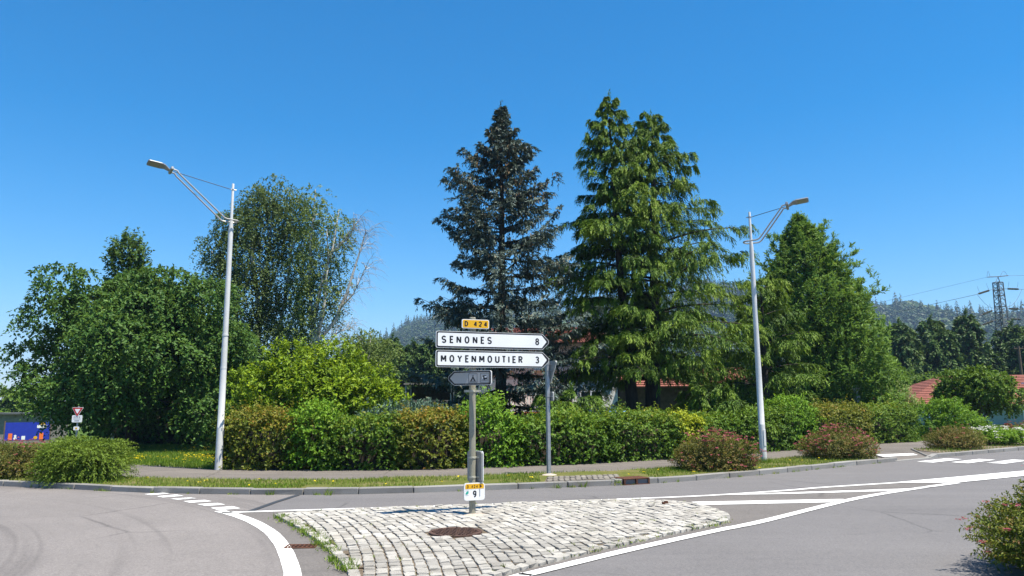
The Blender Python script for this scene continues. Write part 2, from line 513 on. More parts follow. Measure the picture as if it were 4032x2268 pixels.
def leaves(P, D, Nn, L, W, tint, fold=.28, bend=.12):
    D = unit(D); S = unit(np.cross(D, Nn)); Nn = np.cross(S, D)
    n = len(P)
    L = np.broadcast_to(np.asarray(L, float), (n,))[:, None]; W = np.broadcast_to(np.asarray(W, float), (n,))[:, None]
    mid = P + D * L * .45
    V = np.empty((n, 4, 3))
    V[:, 0] = P; V[:, 1] = mid + S * W * .5 + Nn * W * fold
    V[:, 2] = P + D * L - Nn * L * bend; V[:, 3] = mid - S * W * .5 + Nn * W * fold
    b = np.arange(n)[:, None] * 4
    F = np.concatenate([b + np.array([[0, 3, 2]]), b + np.array([[0, 2, 1]])], 1).reshape(-1, 3)
    return V.reshape(-1, 3), F, np.repeat(tint, 4)

def shoots(P, D, ln, n, L, W, droop=0.0, side=.9, fwd=.6, jit=.3, tint=.5, tsd=.16, tipbright=0.0, upb=.8, fold=.28, face=.75):
    Nn = len(P); D = unit(D)
    ln = np.broadcast_to(np.asarray(ln, float), (Nn,)); droop = np.broadcast_to(np.asarray(droop, float), (Nn,))
    tint = np.broadcast_to(np.asarray(tint, float), (Nn,))
    t = ((np.arange(n) + rng.uniform(.2, .8, (Nn, n))) / n)
    pos = P[:, None] + D[:, None] * (ln[:, None] * t)[..., None]
    pos[..., 2] -= droop[:, None] * ln[:, None] * t ** 2
    T = np.repeat(D[:, None], n, 1).copy(); T[..., 2] -= 2 * droop[:, None] * t
    T = unit(T).reshape(-1, 3)
    r = rvec(Nn * n); r = unit(r - T * (r * T).sum(1, keepdims=True))
    d = unit(T * fwd + r * side + rvec(Nn * n) * jit)
    fo_ = D.copy(); fo_[:, 2] *= .3
    nn = UP * upb + np.repeat(fo_, n, 0) * face + rvec(Nn * n) * .5
    nn = nn - d * (nn * d).sum(1, keepdims=True)
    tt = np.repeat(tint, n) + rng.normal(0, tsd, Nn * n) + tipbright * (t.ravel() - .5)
    s = rng.uniform(.55, 1.3, Nn * n)
    return leaves(pos.reshape(-1, 3), d, nn, L * s, W * s, np.clip(tt, 0, 1), fold)

def join(parts):
    Vs, Fs, As = [], [], []; o = 0
    for V, F, A in parts:
        Vs.append(V); Fs.append(F + o); As.append(A); o += len(V)
    return np.concatenate(Vs), np.concatenate(Fs), np.concatenate(As)

def foliage(name, parts, m, parent=None, loc=None, kind=None):
    V, F, A = join(parts)
    o = link(name, np_mesh(name, V, F, m, A), parent, loc)
    if kind: o['kind'] = kind
    return o

def lump(p, f=1.0, ph=0.0):
    """cheap smooth noise in [-1,1]"""
    x, y, z = p[:, 0] * f + ph, p[:, 1] * f + ph * 1.7, p[:, 2] * f - ph
    return (np.sin(1.7 * x + 1.3 * np.sin(1.1 * y)) + np.sin(2.1 * y + 1.2 * np.sin(1.9 * z)) + np.sin(1.9 * z + 1.4 * np.sin(1.3 * x))) / 3

def sample_blobs(blobs, n, shell=.35, zmin=None, keep=.55):
    """points near the surface of a union of ellipsoids (cx,cy,cz,rx,ry,rz) + outward directions"""
    B = np.array([b if len(b) == 6 else (*b[:3], b[3], b[3], b[3]) for b in blobs], float)
    wgt = (B[:, 3] * B[:, 5]) ; wgt /= wgt.sum()
    m = n * 2
    idx = rng.choice(len(B), m, p=wgt)
    d = rvec(m)
    f = 1 - shell * rng.random(m) ** 1.5
    f *= 1 + .12 * lump(d * 3 + B[idx, :3], 1.0)
    p = B[idx, :3] + d * B[idx, 3:] * f[:, None]
    ok = np.ones(m, bool)
    for j in range(len(B)):
        q = ((p - B[j, :3]) / B[j, 3:]); rr = (q * q).sum(1)
        ok &= ~((rr < keep ** 2) & (idx != j))
    if zmin is not None: ok &= p[:, 2] > zmin
    p, d, idx = p[ok][:n], d[ok][:n], idx[ok][:n]
    return p, unit(d / B[idx, 3:]), idx

def tubes_np(mb, pts, r0, r1, seg=5):
    n = len(pts)
    mb.tube(pts, [r0 + (r1 - r0) * i / (n - 1) for i in range(n)], seg)

def limbs(mb, base, tips, r0, seg=5, sag=.0):
    """limbs from the trunk to crown tips"""
    for tp in tips:
        b = Vector(base); t = Vector(tp)
        h = b.z + (t.z - b.z) * random.uniform(.15, .5)
        a = Vector((b.x + (t.x - b.x) * .06, b.y + (t.y - b.y) * .06, h * .8))
        mid = a.lerp(t, .5) + Vector((random.uniform(-.15, .15), random.uniform(-.15, .15), .2 - sag))
        tubes_np(mb, [a, a.lerp(mid, .5), mid, mid.lerp(t, .6), t], r0, r0 * .15, seg)

def conifer(trunk, H, Rf, z0, nb, nlat, nsh, nl, L, W, sty, tint0=.45, azf=None, wood=None):
    """trunk(z)->xyz ; Rf(t) branch length at relative height t ; sty: dict of the habit"""
    P, D, LN, DR, TI = [], [], [], [], []
    for i in range(nb):
        u = (i + rng.random()) / nb
        t = z0 / H + (1 - z0 / H) * (1 - (1 - u) ** sty.get('dens', 1.0)) * .985
        if sty.get('whorl') and t < .80:
            W_n = sty['whorl']; t = z0 / H + (1 - z0 / H) * min(.985, (math.floor(u * W_n) + .5 + rng.normal(0, .13)) / W_n)
        az = i * 2.39996 + rng.normal(0, .25)
        rl = Rf(t) * (rng.uniform(.72, 1.10) if rng.random() < .85 else rng.uniform(1.05, sty.get('far', 1.22)))
        if azf: rl *= azf(az, t)
        o = np.array(trunk(t * H), float)
        h = np.array([math.cos(az), math.sin(az), 0.]); lat = np.array([-h[1], h[0], 0.])
        e0 = sty['e_low'] + (sty['e_top'] - sty['e_low']) * t ** sty.get('epow', 1.2) + rng.normal(0, .10)
        sg, tip = sty['sag'] * rng.uniform(.8, 1.3), sty['tip']
        s = np.linspace(0.0, 1, 6)
        zc = rl * (e0 * s - sg * s ** 2 + tip * s ** 4)
        path = o + h * (rl * s)[:, None] + UP * zc[:, None]
        if wood is not None and rl > .9 and i % 2 == 0:
            tubes_np(wood, [tuple(q) for q in path], .012 + .012 * rl, .006, 4)
        k = max(2, int(nlat * (.35 + .65 * min(1.4, rl / max(Rf(0.15), .1)))))
        ss = np.clip(sty.get('s0', .12) + (1 - sty.get('s0', .12)) * (np.arange(k) + rng.random(k)) / k, 0, 1) ** .85
        bt = rng.normal(0, .10)
        for q in ss:
            c = o + h * rl * q + UP * rl * (e0 * q - sg * q ** 2 + tip * q ** 4)
            sd = 1 if rng.random() < .5 else -1
            ll = (sty['latl'] * (1 - q) + sty['latm']) * rl ** sty.get('lp', .75) * rng.uniform(.55, 1.2)
            dirl = unit(h * rng.uniform(.45, .95) + lat * sd * rng.uniform(.35, 1.0) + UP * rng.normal(sty['latz'], .10))
            m = max(1, int(nsh * rng.uniform(.7, 1.2)))
            f = rng.random(m)
            pp = c + dirl * (ll * f)[:, None]; pp[:, 2] -= sty['latdroop'] * ll * f ** 2
            dd = dirl * .8 + rvec(m) * sty['spread'] + UP * (sty['shz'] - sty['latdroop'] * f)[:, None]
            P.append(pp); D.append(unit(dd)); LN.append(rng.uniform(.55, 1.2, m) * sty['shl'] * min(1.0, .40 + .5 * rl)); DR.append(np.full(m, sty['shdroop']))
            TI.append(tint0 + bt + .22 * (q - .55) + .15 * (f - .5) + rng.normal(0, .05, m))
    # leader
    P.append(np.array([trunk(H * (.93 + .06 * j / 5)) for j in range(6)], float)); D.append(unit(np.tile(UP, (6, 1)) + rvec(6) * .25))
    LN.append(np.full(6, sty['shl'] * 1.1)); DR.append(np.zeros(6)); TI.append(np.full(6, tint0 + .1))
    P = np.concatenate(P); D = np.concatenate(D); LN = np.concatenate(LN); DR = np.concatenate(DR); TI = np.concatenate(TI)
    return shoots(P, D, LN, nl, L, W, DR, side=sty['side'], fwd=sty['fwd'], jit=.25, tint=TI, tsd=.09, tipbright=sty.get('tb', .15), fold=.2), P

SPRUCE = dict(e_low=-.10, e_top=.80, epow=1.6, sag=.16, tip=.24, latl=.34, latm=.12, latz=.0, latdroop=.10, spread=.28, shz=.0, shl=.22, shdroop=.25, side=.45, fwd=.9, s0=.12, whorl=21, far=1.12)
CEDAR = dict(e_low=.16, e_top=.58, epow=1.2, sag=.24, tip=.0, latl=.56, latm=.10, latz=.05, latdroop=.24, spread=.30, shz=-.10, shl=.25, shdroop=.85, side=.40, fwd=.95, s0=.08, tb=.35, whorl=17)
PINE = dict(far=1.06, e_low=.15, e_top=1.3, epow=1.0, sag=.0, tip=.14, latl=.26, latm=.16, latz=.25, latdroop=-.1, spread=.5, shz=.45, shl=.22, shdroop=-.1, side=.65, fwd=.75, s0=.2)
FAR = dict(e_low=.0, e_top=.6, epow=1.4, sag=.18, tip=.08, latl=.34, latm=.2, latz=.05, latdroop=.35, spread=.3, shz=-.1, shl=.5, shdroop=.5, side=.6, fwd=.8, s0=.12)

def trunk_obj(name, pts, rads, m, parent, seg=8, extra=None):
    mb = extra or MB()
    mb.tube(pts, rads, seg)
    return mb.build(name, m, parent, smooth=True)

# ------------------------------------------------------------------ ground, road, pavements
KERB = np.array([(-60, 24.), (-30, 21.), (-20, 18.4), (-14.5, 16.85), (-12.5, 16.42), (-10.75, 16.01), (-9.31, 15.52), (-8.2, 15.02), (-7, 14.62), (-5.69, 14.32), (-4.6, 14.18),
                 (-3.5, 14.13), (-2.35, 14.22), (-1.0, 14.55), (.39, 14.91), (1.58, 15.2), (2.59, 15.55), (3.76, 16.11), (4.98, 16.88),
                 (6.41, 17.85), (8.02, 19.06), (9.40, 20.04), (10.33, 20.70), (11.93, 21.79), (12.86, 22.39), (16.85, 25.06), (22, 28.5), (30, 33.6), (60, 52), (110, 82)])
PATHF = np.array([(-60, 27), (-30, 24), (-14, 18.6), (-11, 17.6), (-8.47, 16.8), (-5.37, 15.98), (-3.5, 15.95), (-1.76, 16.5), (.13, 16.97), (2.37, 17.6), (3.49, 18.18), (5.2, 19.2), (6.9, 20.5), (8, 21.5), (10.2, 22.6), (12.4, 24.0), (16, 26.9), (22, 31), (110, 90)])
PATHB = np.array([(-60, 30), (-30, 27), (-14, 22.1), (-10.22, 20.28), (-8.45, 19.27), (-7.33, 18.65), (-6.19, 18.36), (-4.6, 18.16), (-1.94, 18.15), (-1.09, 18.6), (.59, 19.13), (1.81, 19.45), (2.28, 19.9),
                  (3.98, 20.71), (5.5, 21.75), (7.25, 23.09), (8.87, 24.2), (13.09, 27.5), (15.68, 28.95), (22, 33.2), (110, 92)])
kerb_y = lambda x: np.interp(x, KERB[:, 0], KERB[:, 1])
pathf_y = lambda x: np.interp(x, PATHF[:, 0], PATHF[:, 1])
pathb_y = lambda x: np.interp(x, PATHB[:, 0], PATHB[:, 1])

def drop(x, y):
    """the land falls away towards the left behind the first trees"""
    a = np.clip((-x - 16) / 14, 0, 1); b = np.clip((y - 26) / 16, 0, 1)
    a = a * a * (3 - 2 * a); b = b * b * (3 - 2 * b)
    return -1.5 * a * b

def sheet(name, xs, y0, y1, z, m, ny=2, parent=None, kind='structure', zf=None):
    V = []; nx = len(xs)
    for j in range(ny):
        f = j / (ny - 1)
        yy = y0(xs) * (1 - f) + y1(xs) * f
        zz = np.full(nx, z) if zf is None else z + zf(xs, yy)
        V.append(np.stack([xs, yy, zz], 1))
    V = np.concatenate(V)
    F = [(j * nx + i, j * nx + i + 1, (j + 1) * nx + i + 1, (j + 1) * nx + i) for j in range(ny - 1) for i in range(nx - 1)]
    o = link(name, np_mesh(name, V, np.array(F), m), parent)
    if kind and not parent: o['kind'] = kind
    return o

xs = np.concatenate([np.linspace(-60, -14, 24), np.linspace(-13.8, 26, 160), np.linspace(27, 110, 40)])
# far land
g = MB(); g.lathe([(3200, -1.72), (3200, -1.7)], 64)
tag(g.build('ground', M['field']), kind='structure')
# garden land behind the kerb: rises to the kerb top, falls away to the left
sheet('garden_ground', xs, lambda x: np.where((x > 10.0) & (x < 12.75), pathf_y(x) + .1, kerb_y(x) + .08), lambda x: kerb_y(x) * 0 + 190, .082, M['lawn'], 60, zf=drop)
rd = sheet('road', xs, lambda x: x * 0 - 40, lambda x: kerb_y(x) + .05, 0.0, M['road'], 2)
# roundabout carriageway with its own, browner asphalt, bounded by the tar joint and the give way arc
ARC = [(-4.62, 12.07), (-4.15, 11.55), (-3.67, 10.90), (-3.19, 10.10), (-2.88, 9.46), (-2.66, 8.95), (-2.42, 8.33), (-2.15, 7.56), (-1.96, 6.8), (-1.85, 6.0), (-1.8, 5.0), (-1.9, 3.5), (-2.3, 1.5)]
ro = [(-60, -30), (-6, -30), (-2.9, -1)] + ARC[::-1] + [(-4.10, 12.13), (-4.06, 13.20), (-3.96, 14.17)]
kx = np.linspace(-4.6, -60, 90)
ro += [(x, float(kerb_y(x)) + .04) for x in kx]
def flat(name, poly, z, m, parent=None, kind=None):
    mb = MB(); mb.add([(x, y, z) for x, y in poly], [tuple(range(len(poly)))])
    o = mb.build(name, m, parent)
    if kind: o['kind'] = kind
    return o
flat('roundabout_road', ro, .004, M['round'], kind='structure')
FARL = np.array([(-4.5, 11.86), (-4.04, 11.96), (-.72, 12.55), (.33, 12.83), (3.13, 13.48), (5.0, 14.22), (5.95, 14.71), (7.93, 15.52), (11.84, 17.7), (14, 18.95), (20, 22.4)])
NEARL = np.array([(-3, 3.2), (-1.5, 5.6), (.0, 7.42), (.19, 7.61), (1.29, 8.72), (2.61, 9.95), (3.46, 10.69), (5.75, 12.97), (7.5, 14.36), (8.92, 15.36), (11.13, 16.66), (14, 18.5), (20, 22.0)])
ap = [(-4.5, 11.9)] + ARC[1:10] + [(-1.5, 5.6)] + [tuple(p) for p in NEARL[2:10]] + [tuple(p) for p in FARL[7:0:-1]]
flat('island_apron', ap, .004, M['apron'], kind='structure')

# ------------------------------------------------------------------ painted markings, parts of the road
def strip(name, pts, wd, z, m, parent, taper=None):
    pts = [Vector((p[0], p[1])) for p in pts]
    # resample smoothly (Catmull-Rom)
    out = []
    for i in range(len(pts) - 1):
        p0 = pts[max(i - 1, 0)]; p1 = pts[i]; p2 = pts[i + 1]; p3 = pts[min(i + 2, len(pts) - 1)]
        for k in range(6):
            t = k / 6
            out.append(.5 * ((2 * p1) + (p2 - p0) * t + (2 * p0 - 5 * p1 + 4 * p2 - p3) * t * t + (3 * p1 - p0 - 3 * p2 + p3) * t ** 3))
    out.append(pts[-1])
    vs = []
    for i, p in enumerate(out):
        d = (out[min(i + 1, len(out) - 1)] - out[max(i - 1, 0)]).normalized()
        n_ = Vector((-d.y, d.x)); hw = (wd[i * len(wd) // len(out)] if isinstance(wd, list) else wd) / 2
        hw *= 1 + random.uniform(-.035, .035)
        a, b = p + n_ * hw, p - n_ * hw
        vs += [(a.x, a.y, z), (b.x, b.y, z)]
    fs = [(2 * i, 2 * i + 1, 2 * i + 3, 2 * i + 2) for i in range(len(out) - 1)]
    mb = MB(); mb.add(vs, fs)
    return mb.build(name, m, parent)
strip('edge_line', FARL[:8], .12, .010, M['white'], rd)
strip('edge_line', NEARL[1:10], .15, .010, M['white'], rd)
strip('roundabout_line', ARC[:12], .17, .010, M['white'], rd)
strip('tar_joint', [(-3.97, 14.12), (-4.02, 13.6), (-4.07, 13.1), (-4.10, 12.5), (-4.13, 12.05)], .10, .008, M['tar'], rd)
flat('hatch_bar', [(2.95, 12.74), (3.03, 12.36), (5.16, 12.57), (5.60, 12.97)], .010, M['white'], rd)
flat('hatch_bar', [(3.43, 13.62), (4.91, 13.72), (7.08, 14.07), (7.53, 14.42), (4.96, 13.92)], .011, M['white'], rd)
flat('chevron_tip', [(7.6, 15.40), (8.94, 15.38), (11.13, 16.62), (14, 18.46), (20, 22.0), (20, 22.4), (14, 18.98), (11.84, 17.74), (7.93, 15.60)], .012, M['white'], rd)
DASH = [[(-6.93, 14.37), (-6.66, 14.56), (-6.48, 14.44), (-6.72, 14.21)], [(-6.53, 14.02), (-6.28, 14.26), (-6.06, 14.07), (-6.33, 13.84)],
        [(-6.11, 13.64), (-5.83, 13.84), (-5.65, 13.66), (-5.91, 13.50)], [(-5.72, 13.29), (-5.41, 13.44), (-5.22, 13.26), (-5.51, 13.07)],
        [(-5.31, 12.88), (-5.02, 13.03), (-4.81, 12.80), (-5.09, 12.65)], [(-4.90, 12.42), (-4.60, 12.58), (-4.39, 12.34), (-4.67, 12.15)]]
for i, d in enumerate(DASH):
    q = [d[0], d[3], d[2], d[1]]
    flat('give_way_dash', q, .010, M['worn'] if i in (2, 4) else M['white'], rd)
ZB = [[(10.84, 20.76), (12.20, 21.76), (12.67, 21.72), (11.20, 20.63)], [(11.55, 20.52), (12.94, 21.50), (13.38, 21.42), (11.92, 20.32)], [(12.28, 20.25), (13.74, 21.31), (14.15, 21.20), (12.64, 20.05)]]
for k in range(6):
    a = Vector((10.92 + .77 * k, 20.60 - .27 * k)); ax = Vector((.795, .60)); nx_ = Vector((.60, -.795))
    q = [a, a + nx_ * .42, a + nx_ * .42 + ax * 1.75, a + ax * 1.75]
    flat('crossing_stripe', [(p.x, p.y) for p in q], .010, M['white'] if k != 2 else M['worn'], rd)

# pavement strip (path), with its long joint, soil edge, verge
sheet('path', xs, pathf_y, lambda x: pathb_y(x) + .45, .088, M['path'], 3)
js = np.linspace(-13, 9, 90)
sheet('path_joint', js, lambda x: pathf_y(x) * .42 + pathb_y(x) * .58, lambda x: pathf_y(x) * .42 + pathb_y(x) * .58 + .035, .0925, simple('pale_joint', (.30, .27, .23), .9), 2)
xv = np.linspace(-14, 9.9, 200)
sheet('verge_soil', xv, lambda x: kerb_y(x) + .14, lambda x: pathf_y(x) + .05 + .05 * np.sin(x * 5) + .04 * np.sin(x * 13), .0925, M['verge'], 4)
xv = np.linspace(12.75, 26, 60)
sheet('verge_soil', xv, lambda x: kerb_y(x) + .14, lambda x: pathf_y(x) + .05, .0925, M['soil'], 3)
# sloped ramp of the crossing
mb = MB()
mb.add([(9.75, 20.45, .10), (10.40, 20.78, .012), (11.98, 21.86, .012), (12.75, 22.5, .09), (13.0, 24.6, .0935), (9.6, 22.4, .0935)], [(0, 1, 5), (1, 2, 4, 5), (2, 3, 4)])
rp = mb.build('crossing_ramp', M['path']); tag(rp, kind='structure')
mb = MB(); mb.add([(10.50, 21.65, .062), (12.0, 22.55, .048), (12.1, 23.05, .065), (10.52, 22.25, .084)], [(0, 1, 2, 3)])
mb.build('ramp_stripe', M['white'], rp)
for a, b in (((10.40, 20.78, .02), (10.56, 22.75, .10)), ((11.98, 21.86, .02), (12.75, 24.3, .10))):
    m2 = MB(); m2.tube([a, Vector(a).lerp(Vector(b), .5), b], .035, 6); m2.build('ramp_edge', M['kerb'], rp)

# ------------------------------------------------------------------ kerb: one stone at a time
kerb = tag(empty('kerb', (0, 0, 0)), kind='structure')
def kerb_mesh(n):
    mb = MB()
    mb.box((0, .085, .025), (1.0, .17, .17), bevel=.012)
    me = mb.mesh('kerbstone', M['kerb'])
    for v in me.vertices:
        v.co.x += random.uniform(-.005, .005); v.co.y += random.uniform(-.005, .005); v.co.z += random.uniform(-.004, .004)
    return me
KM = [kerb_mesh(i) for i in range(5)]
def kerb_run(x0, x1, step=1.012):
    x = x0
    i = 0
    while x < x1:
        y = float(kerb_y(x))
        # advance along the curve
        dx = step
        for _ in range(4):
            y2 = float(kerb_y(x + dx)); dx *= step / math.hypot(dx, y2 - y)
        x2 = x + dx; y2 = float(kerb_y(x2))
        o = link('kerbstone', KM[i % 5], kerb)
        a = math.atan2(y2 - y, x2 - x)
        o.location = ((x + x2) / 2, (y + y2) / 2, random.uniform(-.006, .006))
        o.rotation_euler = (random.uniform(-.015, .015), 0, a + random.uniform(-.006, .006))
        o.scale = ((step - .016) , 1, 1)
        x = x2; i += 1
kerb_run(-15.6, 2.05)
kerb_run(2.98, 10.2)
kerb_run(12.3, 31)
for (xa, xb, za, zb) in ((10.2, 10.36, .11, .02), (11.95, 12.3, .02, .11)):     # dropped ends at the crossing
    ya, yb = float(kerb_y(xa)), float(kerb_y(xb))
    mb = MB()
    mb.add([(xa, ya, -.05), (xb, yb, -.05), (xb, yb, zb), (xa, ya, za), (xa - .09, ya + .15, -.05), (xb - .09, yb + .15, -.05), (xb - .09, yb + .15, zb), (xa - .09, ya + .15, za)],
           [(0, 1, 2, 3), (5, 4, 7, 6), (3, 2, 6, 7), (1, 5, 6, 2), (4, 0, 3, 7)])
    mb.build('kerbstone', M['kerb'], kerb)
for i in range(14):
    x = np.interp(i, [0, 13], [10.42, 11.9]); 
mb = MB(); mb.box((11.15, 21.32, .004), (1.9, .14, .04), rz=math.atan2(1.09, 1.6), bevel=.008); mb.build('dropped_kerbstone', M['kerb'], kerb)

# setts laid into the verge by the drain
vp = tag(MB().prism_xy([(.62, 15.20), (2.20, 15.62), (2.26, 16.55), (.70, 16.05)], .06, .098).build('verge_paving', M['mortar']), kind='structure')
def sett_mesh(k, sx=1.0, sy=1.0):
    mb = MB()
    mb.box((0, 0, 0), (sx, sy, 1.0), bevel=.08)
    me = mb.mesh('paving_stone', M['cobble'])
    for v in me.vertices:
        v.co.x += random.uniform(-.07, .07); v.co.y += random.uniform(-.07, .07)
        v.co.z += random.uniform(-.05, .05) if v.co.z > .2 else 0
    return me
SM = [sett_mesh(i) for i in range(8)]
VM = [m_.copy() for m_ in SM]
M['vsett'] = stonemat('verge_setts', (.15, .135, .115), (.25, .23, .20), 50)
for m_ in VM: m_.materials[0] = M['vsett']
for i in range(13):
    for j in range(7):
        u, v = (i + .5) / 13, (j + .5) / 7
        x = .66 + 1.55 * u + .06 * v; y = 15.24 + .43 * u + .90 * v - .0 * u
        if random.random() < .08: continue
        o = link('paving_stone', random.choice(VM), vp)
        o.location = (x, y, .092); o.scale = (.098, .108, .045); o.rotation_euler = (0, 0, .27 + random.uniform(-.05, .05))

# cobbled traffic island
ISL = [(-3.50, 11.43), (-3.21, 11.72), (-2.23, 12.06), (-.71, 12.33), (.33, 12.60), (1.34, 12.84), (2.01, 12.86), (2.47, 12.70), (2.88, 12.30), (3.04, 11.70), (3.07, 11.20), (3.0, 10.85),
       (2.85, 10.53), (2.18, 9.93), (1.42, 9.20), (.77, 8.55), (.12, 7.85), (-.5, 7.1), (-1.0, 6.6), (-1.25, 6.55), (-1.42, 6.9), (-1.55, 7.57), (-1.75, 8.09), (-1.96, 8.59), (-2.23, 9.15), (-2.47, 9.63), (-2.85, 10.35)]
IP = np.array(ISL)
def inside(P, poly):
    x, y = P[:, 0], P[:, 1]; c = np.zeros(len(P), bool); n = len(poly)
    for i in range(n):
        x1, y1 = poly[i]; x2, y2 = poly[(i + 1) % n]
        cond = ((y1 > y) != (y2 > y)) & (x < (x2 - x1) * (y - y1) / (y2 - y1 + 1e-12) + x1)
        c ^= cond
    return c
def edged(P, poly):
    d = np.full(len(P), 9.0); n = len(poly)
    for i in range(n):
        a = np.array(poly[i]); b = np.array(poly[(i + 1) % n]); ab = b - a
        t = np.clip(((P - a) @ ab) / (ab @ ab), 0, 1)
        d = np.minimum(d, np.linalg.norm(P - a - t[:, None] * ab, axis=1))
    return d
isl = MB(); isl.prism_xy(ISL[::-1], -.02, .016)
island = tag(isl.build('traffic_island', M['mortar']), kind='structure')
# crowned bedding
gx, gy = np.meshgrid(np.linspace(-3.5, 3.1, 67), np.linspace(6.5, 12.9, 65)); Pg = np.stack([gx.ravel(), gy.ravel()], 1)
crown = lambda P: .008 + .016 * np.clip(edged(P, ISL) / 1.1, 0, 1) ** .8
ing = inside(Pg, ISL)
Vg = np.column_stack([Pg, np.where(ing, crown(Pg) + .019, .0)])
Fg = []
for j in range(64):
    for i in range(66):
        q = (j * 67 + i, j * 67 + i + 1, (j + 1) * 67 + i + 1, (j + 1) * 67 + i)
        if ing[list(q)].all(): Fg.append(q)
link('bedding', np_mesh('bedding', Vg, np.array(Fg), M['mortar'], smooth=True), island)
MH = (-.73, 9.69, .335)          # manhole
PC = np.array([-14.2, 5.2]); st = []
r = 12.0
while r < 19.5:
    a = -.25 + rng.uniform(0, .01)
    while a < .72:
        ln = rng.uniform(.10, .165)
        c = PC + r * np.array([math.cos(a + ln / 2 / r), math.sin(a + ln / 2 / r)])
        st.append((c[0], c[1], a + ln / 2 / r + math.pi / 2, ln))
        a += (ln + .010) / r
    r += .126 + rng.normal(0, .003)
st = np.array(st)
ok = inside(st[:, :2], ISL) & (edged(st[:, :2], ISL) > .055)
ok &= np.hypot(st[:, 0] - MH[0], st[:, 1] - MH[1]) > MH[2] + .04
ok &= np.hypot(st[:, 0] + .60, st[:, 1] - 11.18) > .17
st = st[ok]
# border course
per = []
for i in range(len(ISL)):
    a = np.array(ISL[i]); b = np.array(ISL[(i + 1) % len(ISL)]); L_ = np.linalg.norm(b - a); n_ = max(1, round(L_ / .135))
    for k in range(n_):
        p = a + (b - a) * (k + .5) / n_
        per.append((p[0], p[1], math.atan2(b[1] - a[1], b[0] - a[0]), L_ / n_ - .012))
per = np.array(per)
st = np.concatenate([st[edged(st[:, :2], ISL) > .062], per])
zz = crown(st[:, :2]) + .012 + rng.normal(0, .004, len(st))
near = np.argsort(np.hypot(st[:, 0], st[:, 1]) + np.where(st[:, 1] < 7.3, 50, 0))
big = set(near[:300].tolist())
for i in near[:300]:
    o = link('paving_stone', random.choice(SM), island)
    o.location = (st[i, 0], st[i, 1], zz[i]); o.rotation_euler = (rng.normal(0, .03), rng.normal(0, .03), st[i, 2] + rng.normal(0, .03) + (math.pi if random.random() < .5 else 0))
    o.scale = (st[i, 3], .108, .05)
rest = [i for i in range(len(st)) if i not in big]
base = [np.array([v.co for v in m.vertices]) for m in SM]
fac = [f for f in SM[0].polygons]; 
FS = [tuple(p.vertices) for p in SM[0].polygons]
vs, fs = [], []
for i in rest:
    b = base[random.randrange(8)] * np.array([st[i, 3], .108, .05]); ca, sa = math.cos(st[i, 2] + rng.normal(0, .03)), math.sin(st[i, 2])
    n0 = len(vs)
    tz = rng.normal(0, .03, 2)
    vs += [(st[i, 0] + x * ca - y * sa, st[i, 1] + x * sa + y * ca, zz[i] + z + x * tz[0] + y * tz[1]) for x, y, z in b]
    fs += [tuple(n0 + q for q in f) for f in FS]
me = bpy.data.meshes.new('paving_stones'); me.from_pydata(vs, [], fs); me.materials.append(M['cobble'])
o = link('paving_stones', me, island); o['kind'] = 'stuff'
# pale mortar collar round the sign post
mb = MB(); mb.lathe([(.30, 0), (.26, .012), (.16, .03), (.06, .045)], 20, (-.60, 11.18, .026)); o = mb.build('mortar_collar', M['sand'], island, smooth=True)

# manhole cover
mh = tag(empty('manhole_cover', (MH[0], MH[1], .052)), 'round rusty brown manhole cover set in the pale cobbles', 'manhole cover')
MB().lathe([(.335, -.03), (.335, .012), (.315, .014), (.31, .008), (.0, .008)], 40).build('frame', M['castiron'], mh)
pm = MB()
for i in range(-6, 7):
    for j in range(-6, 7):
        x, y = i * .047 + (j % 2) * .02, j * .047
        if math.hypot(x, y) < .285: pm.box((x, y, .012), (.032, .018, .010), rz=(.6 if (i + j) % 2 else -.6))
pm.build('tread_pattern', M['castiron'], mh)
# road drain grate
gr = tag(empty('drain_grate', (-2.49, 9.06, .006), .06), 'small rusty drain grate in the asphalt beside the white arc line', 'drain grate')
g1 = MB()
for sx, sy, cx, cy in ((.36, .025, 0, .10), (.36, .025, 0, -.10), (.025, .175, -.1675, 0), (.025, .175, .1675, 0)):
    g1.box((cx, cy, .004), (sx, sy, .014), bevel=.003)
g1.build('frame', M['rust'], gr)
MB().box((0, 0, -.002), (.31, .175, .003)).build('pit', M['dark'], gr)
for k in range(6):
    MB().box((-.125 + .05 * k, 0, .004), (.018, .174, .010)).build('bar', M['rust'], gr)
MB().box((0, 0, .0045), (.31, .016, .009)).build('cross_bar', M['rust'], gr)
# kerb inlet
ki = tag(empty('kerb_inlet', (2.51, 15.50, 0), .42), 'rusty cast iron kerb inlet with two openings', 'drain inlet')
MB().box((0, .20, .117), (.62, .40, .022), bevel=.006).build('lid', M['rust'], ki)
kf = MB()
for x in (-.29, 0, .29): kf.box((x, .045, .055), (.035, .09, .103))
kf.box((0, .02, .006), (.62, .05, .012)); kf.build('frame', M['rust'], ki)
MB().box((0, .11, .054), (.56, .02, .102)).build('back_plate', M['dark'], ki)
mb = MB(); mb.box((0, 0, .015), (.10, .04, .035), rz=.2, bevel=.006); mb.box((.015, .0, .04), (.055, .03, .02), rz=.2)
tag(mb.build('post_stub', M['rust'], loc=(2.41, 12.20, .045)), 'small rusty stump of a cut post on the cobbles', 'post stub')
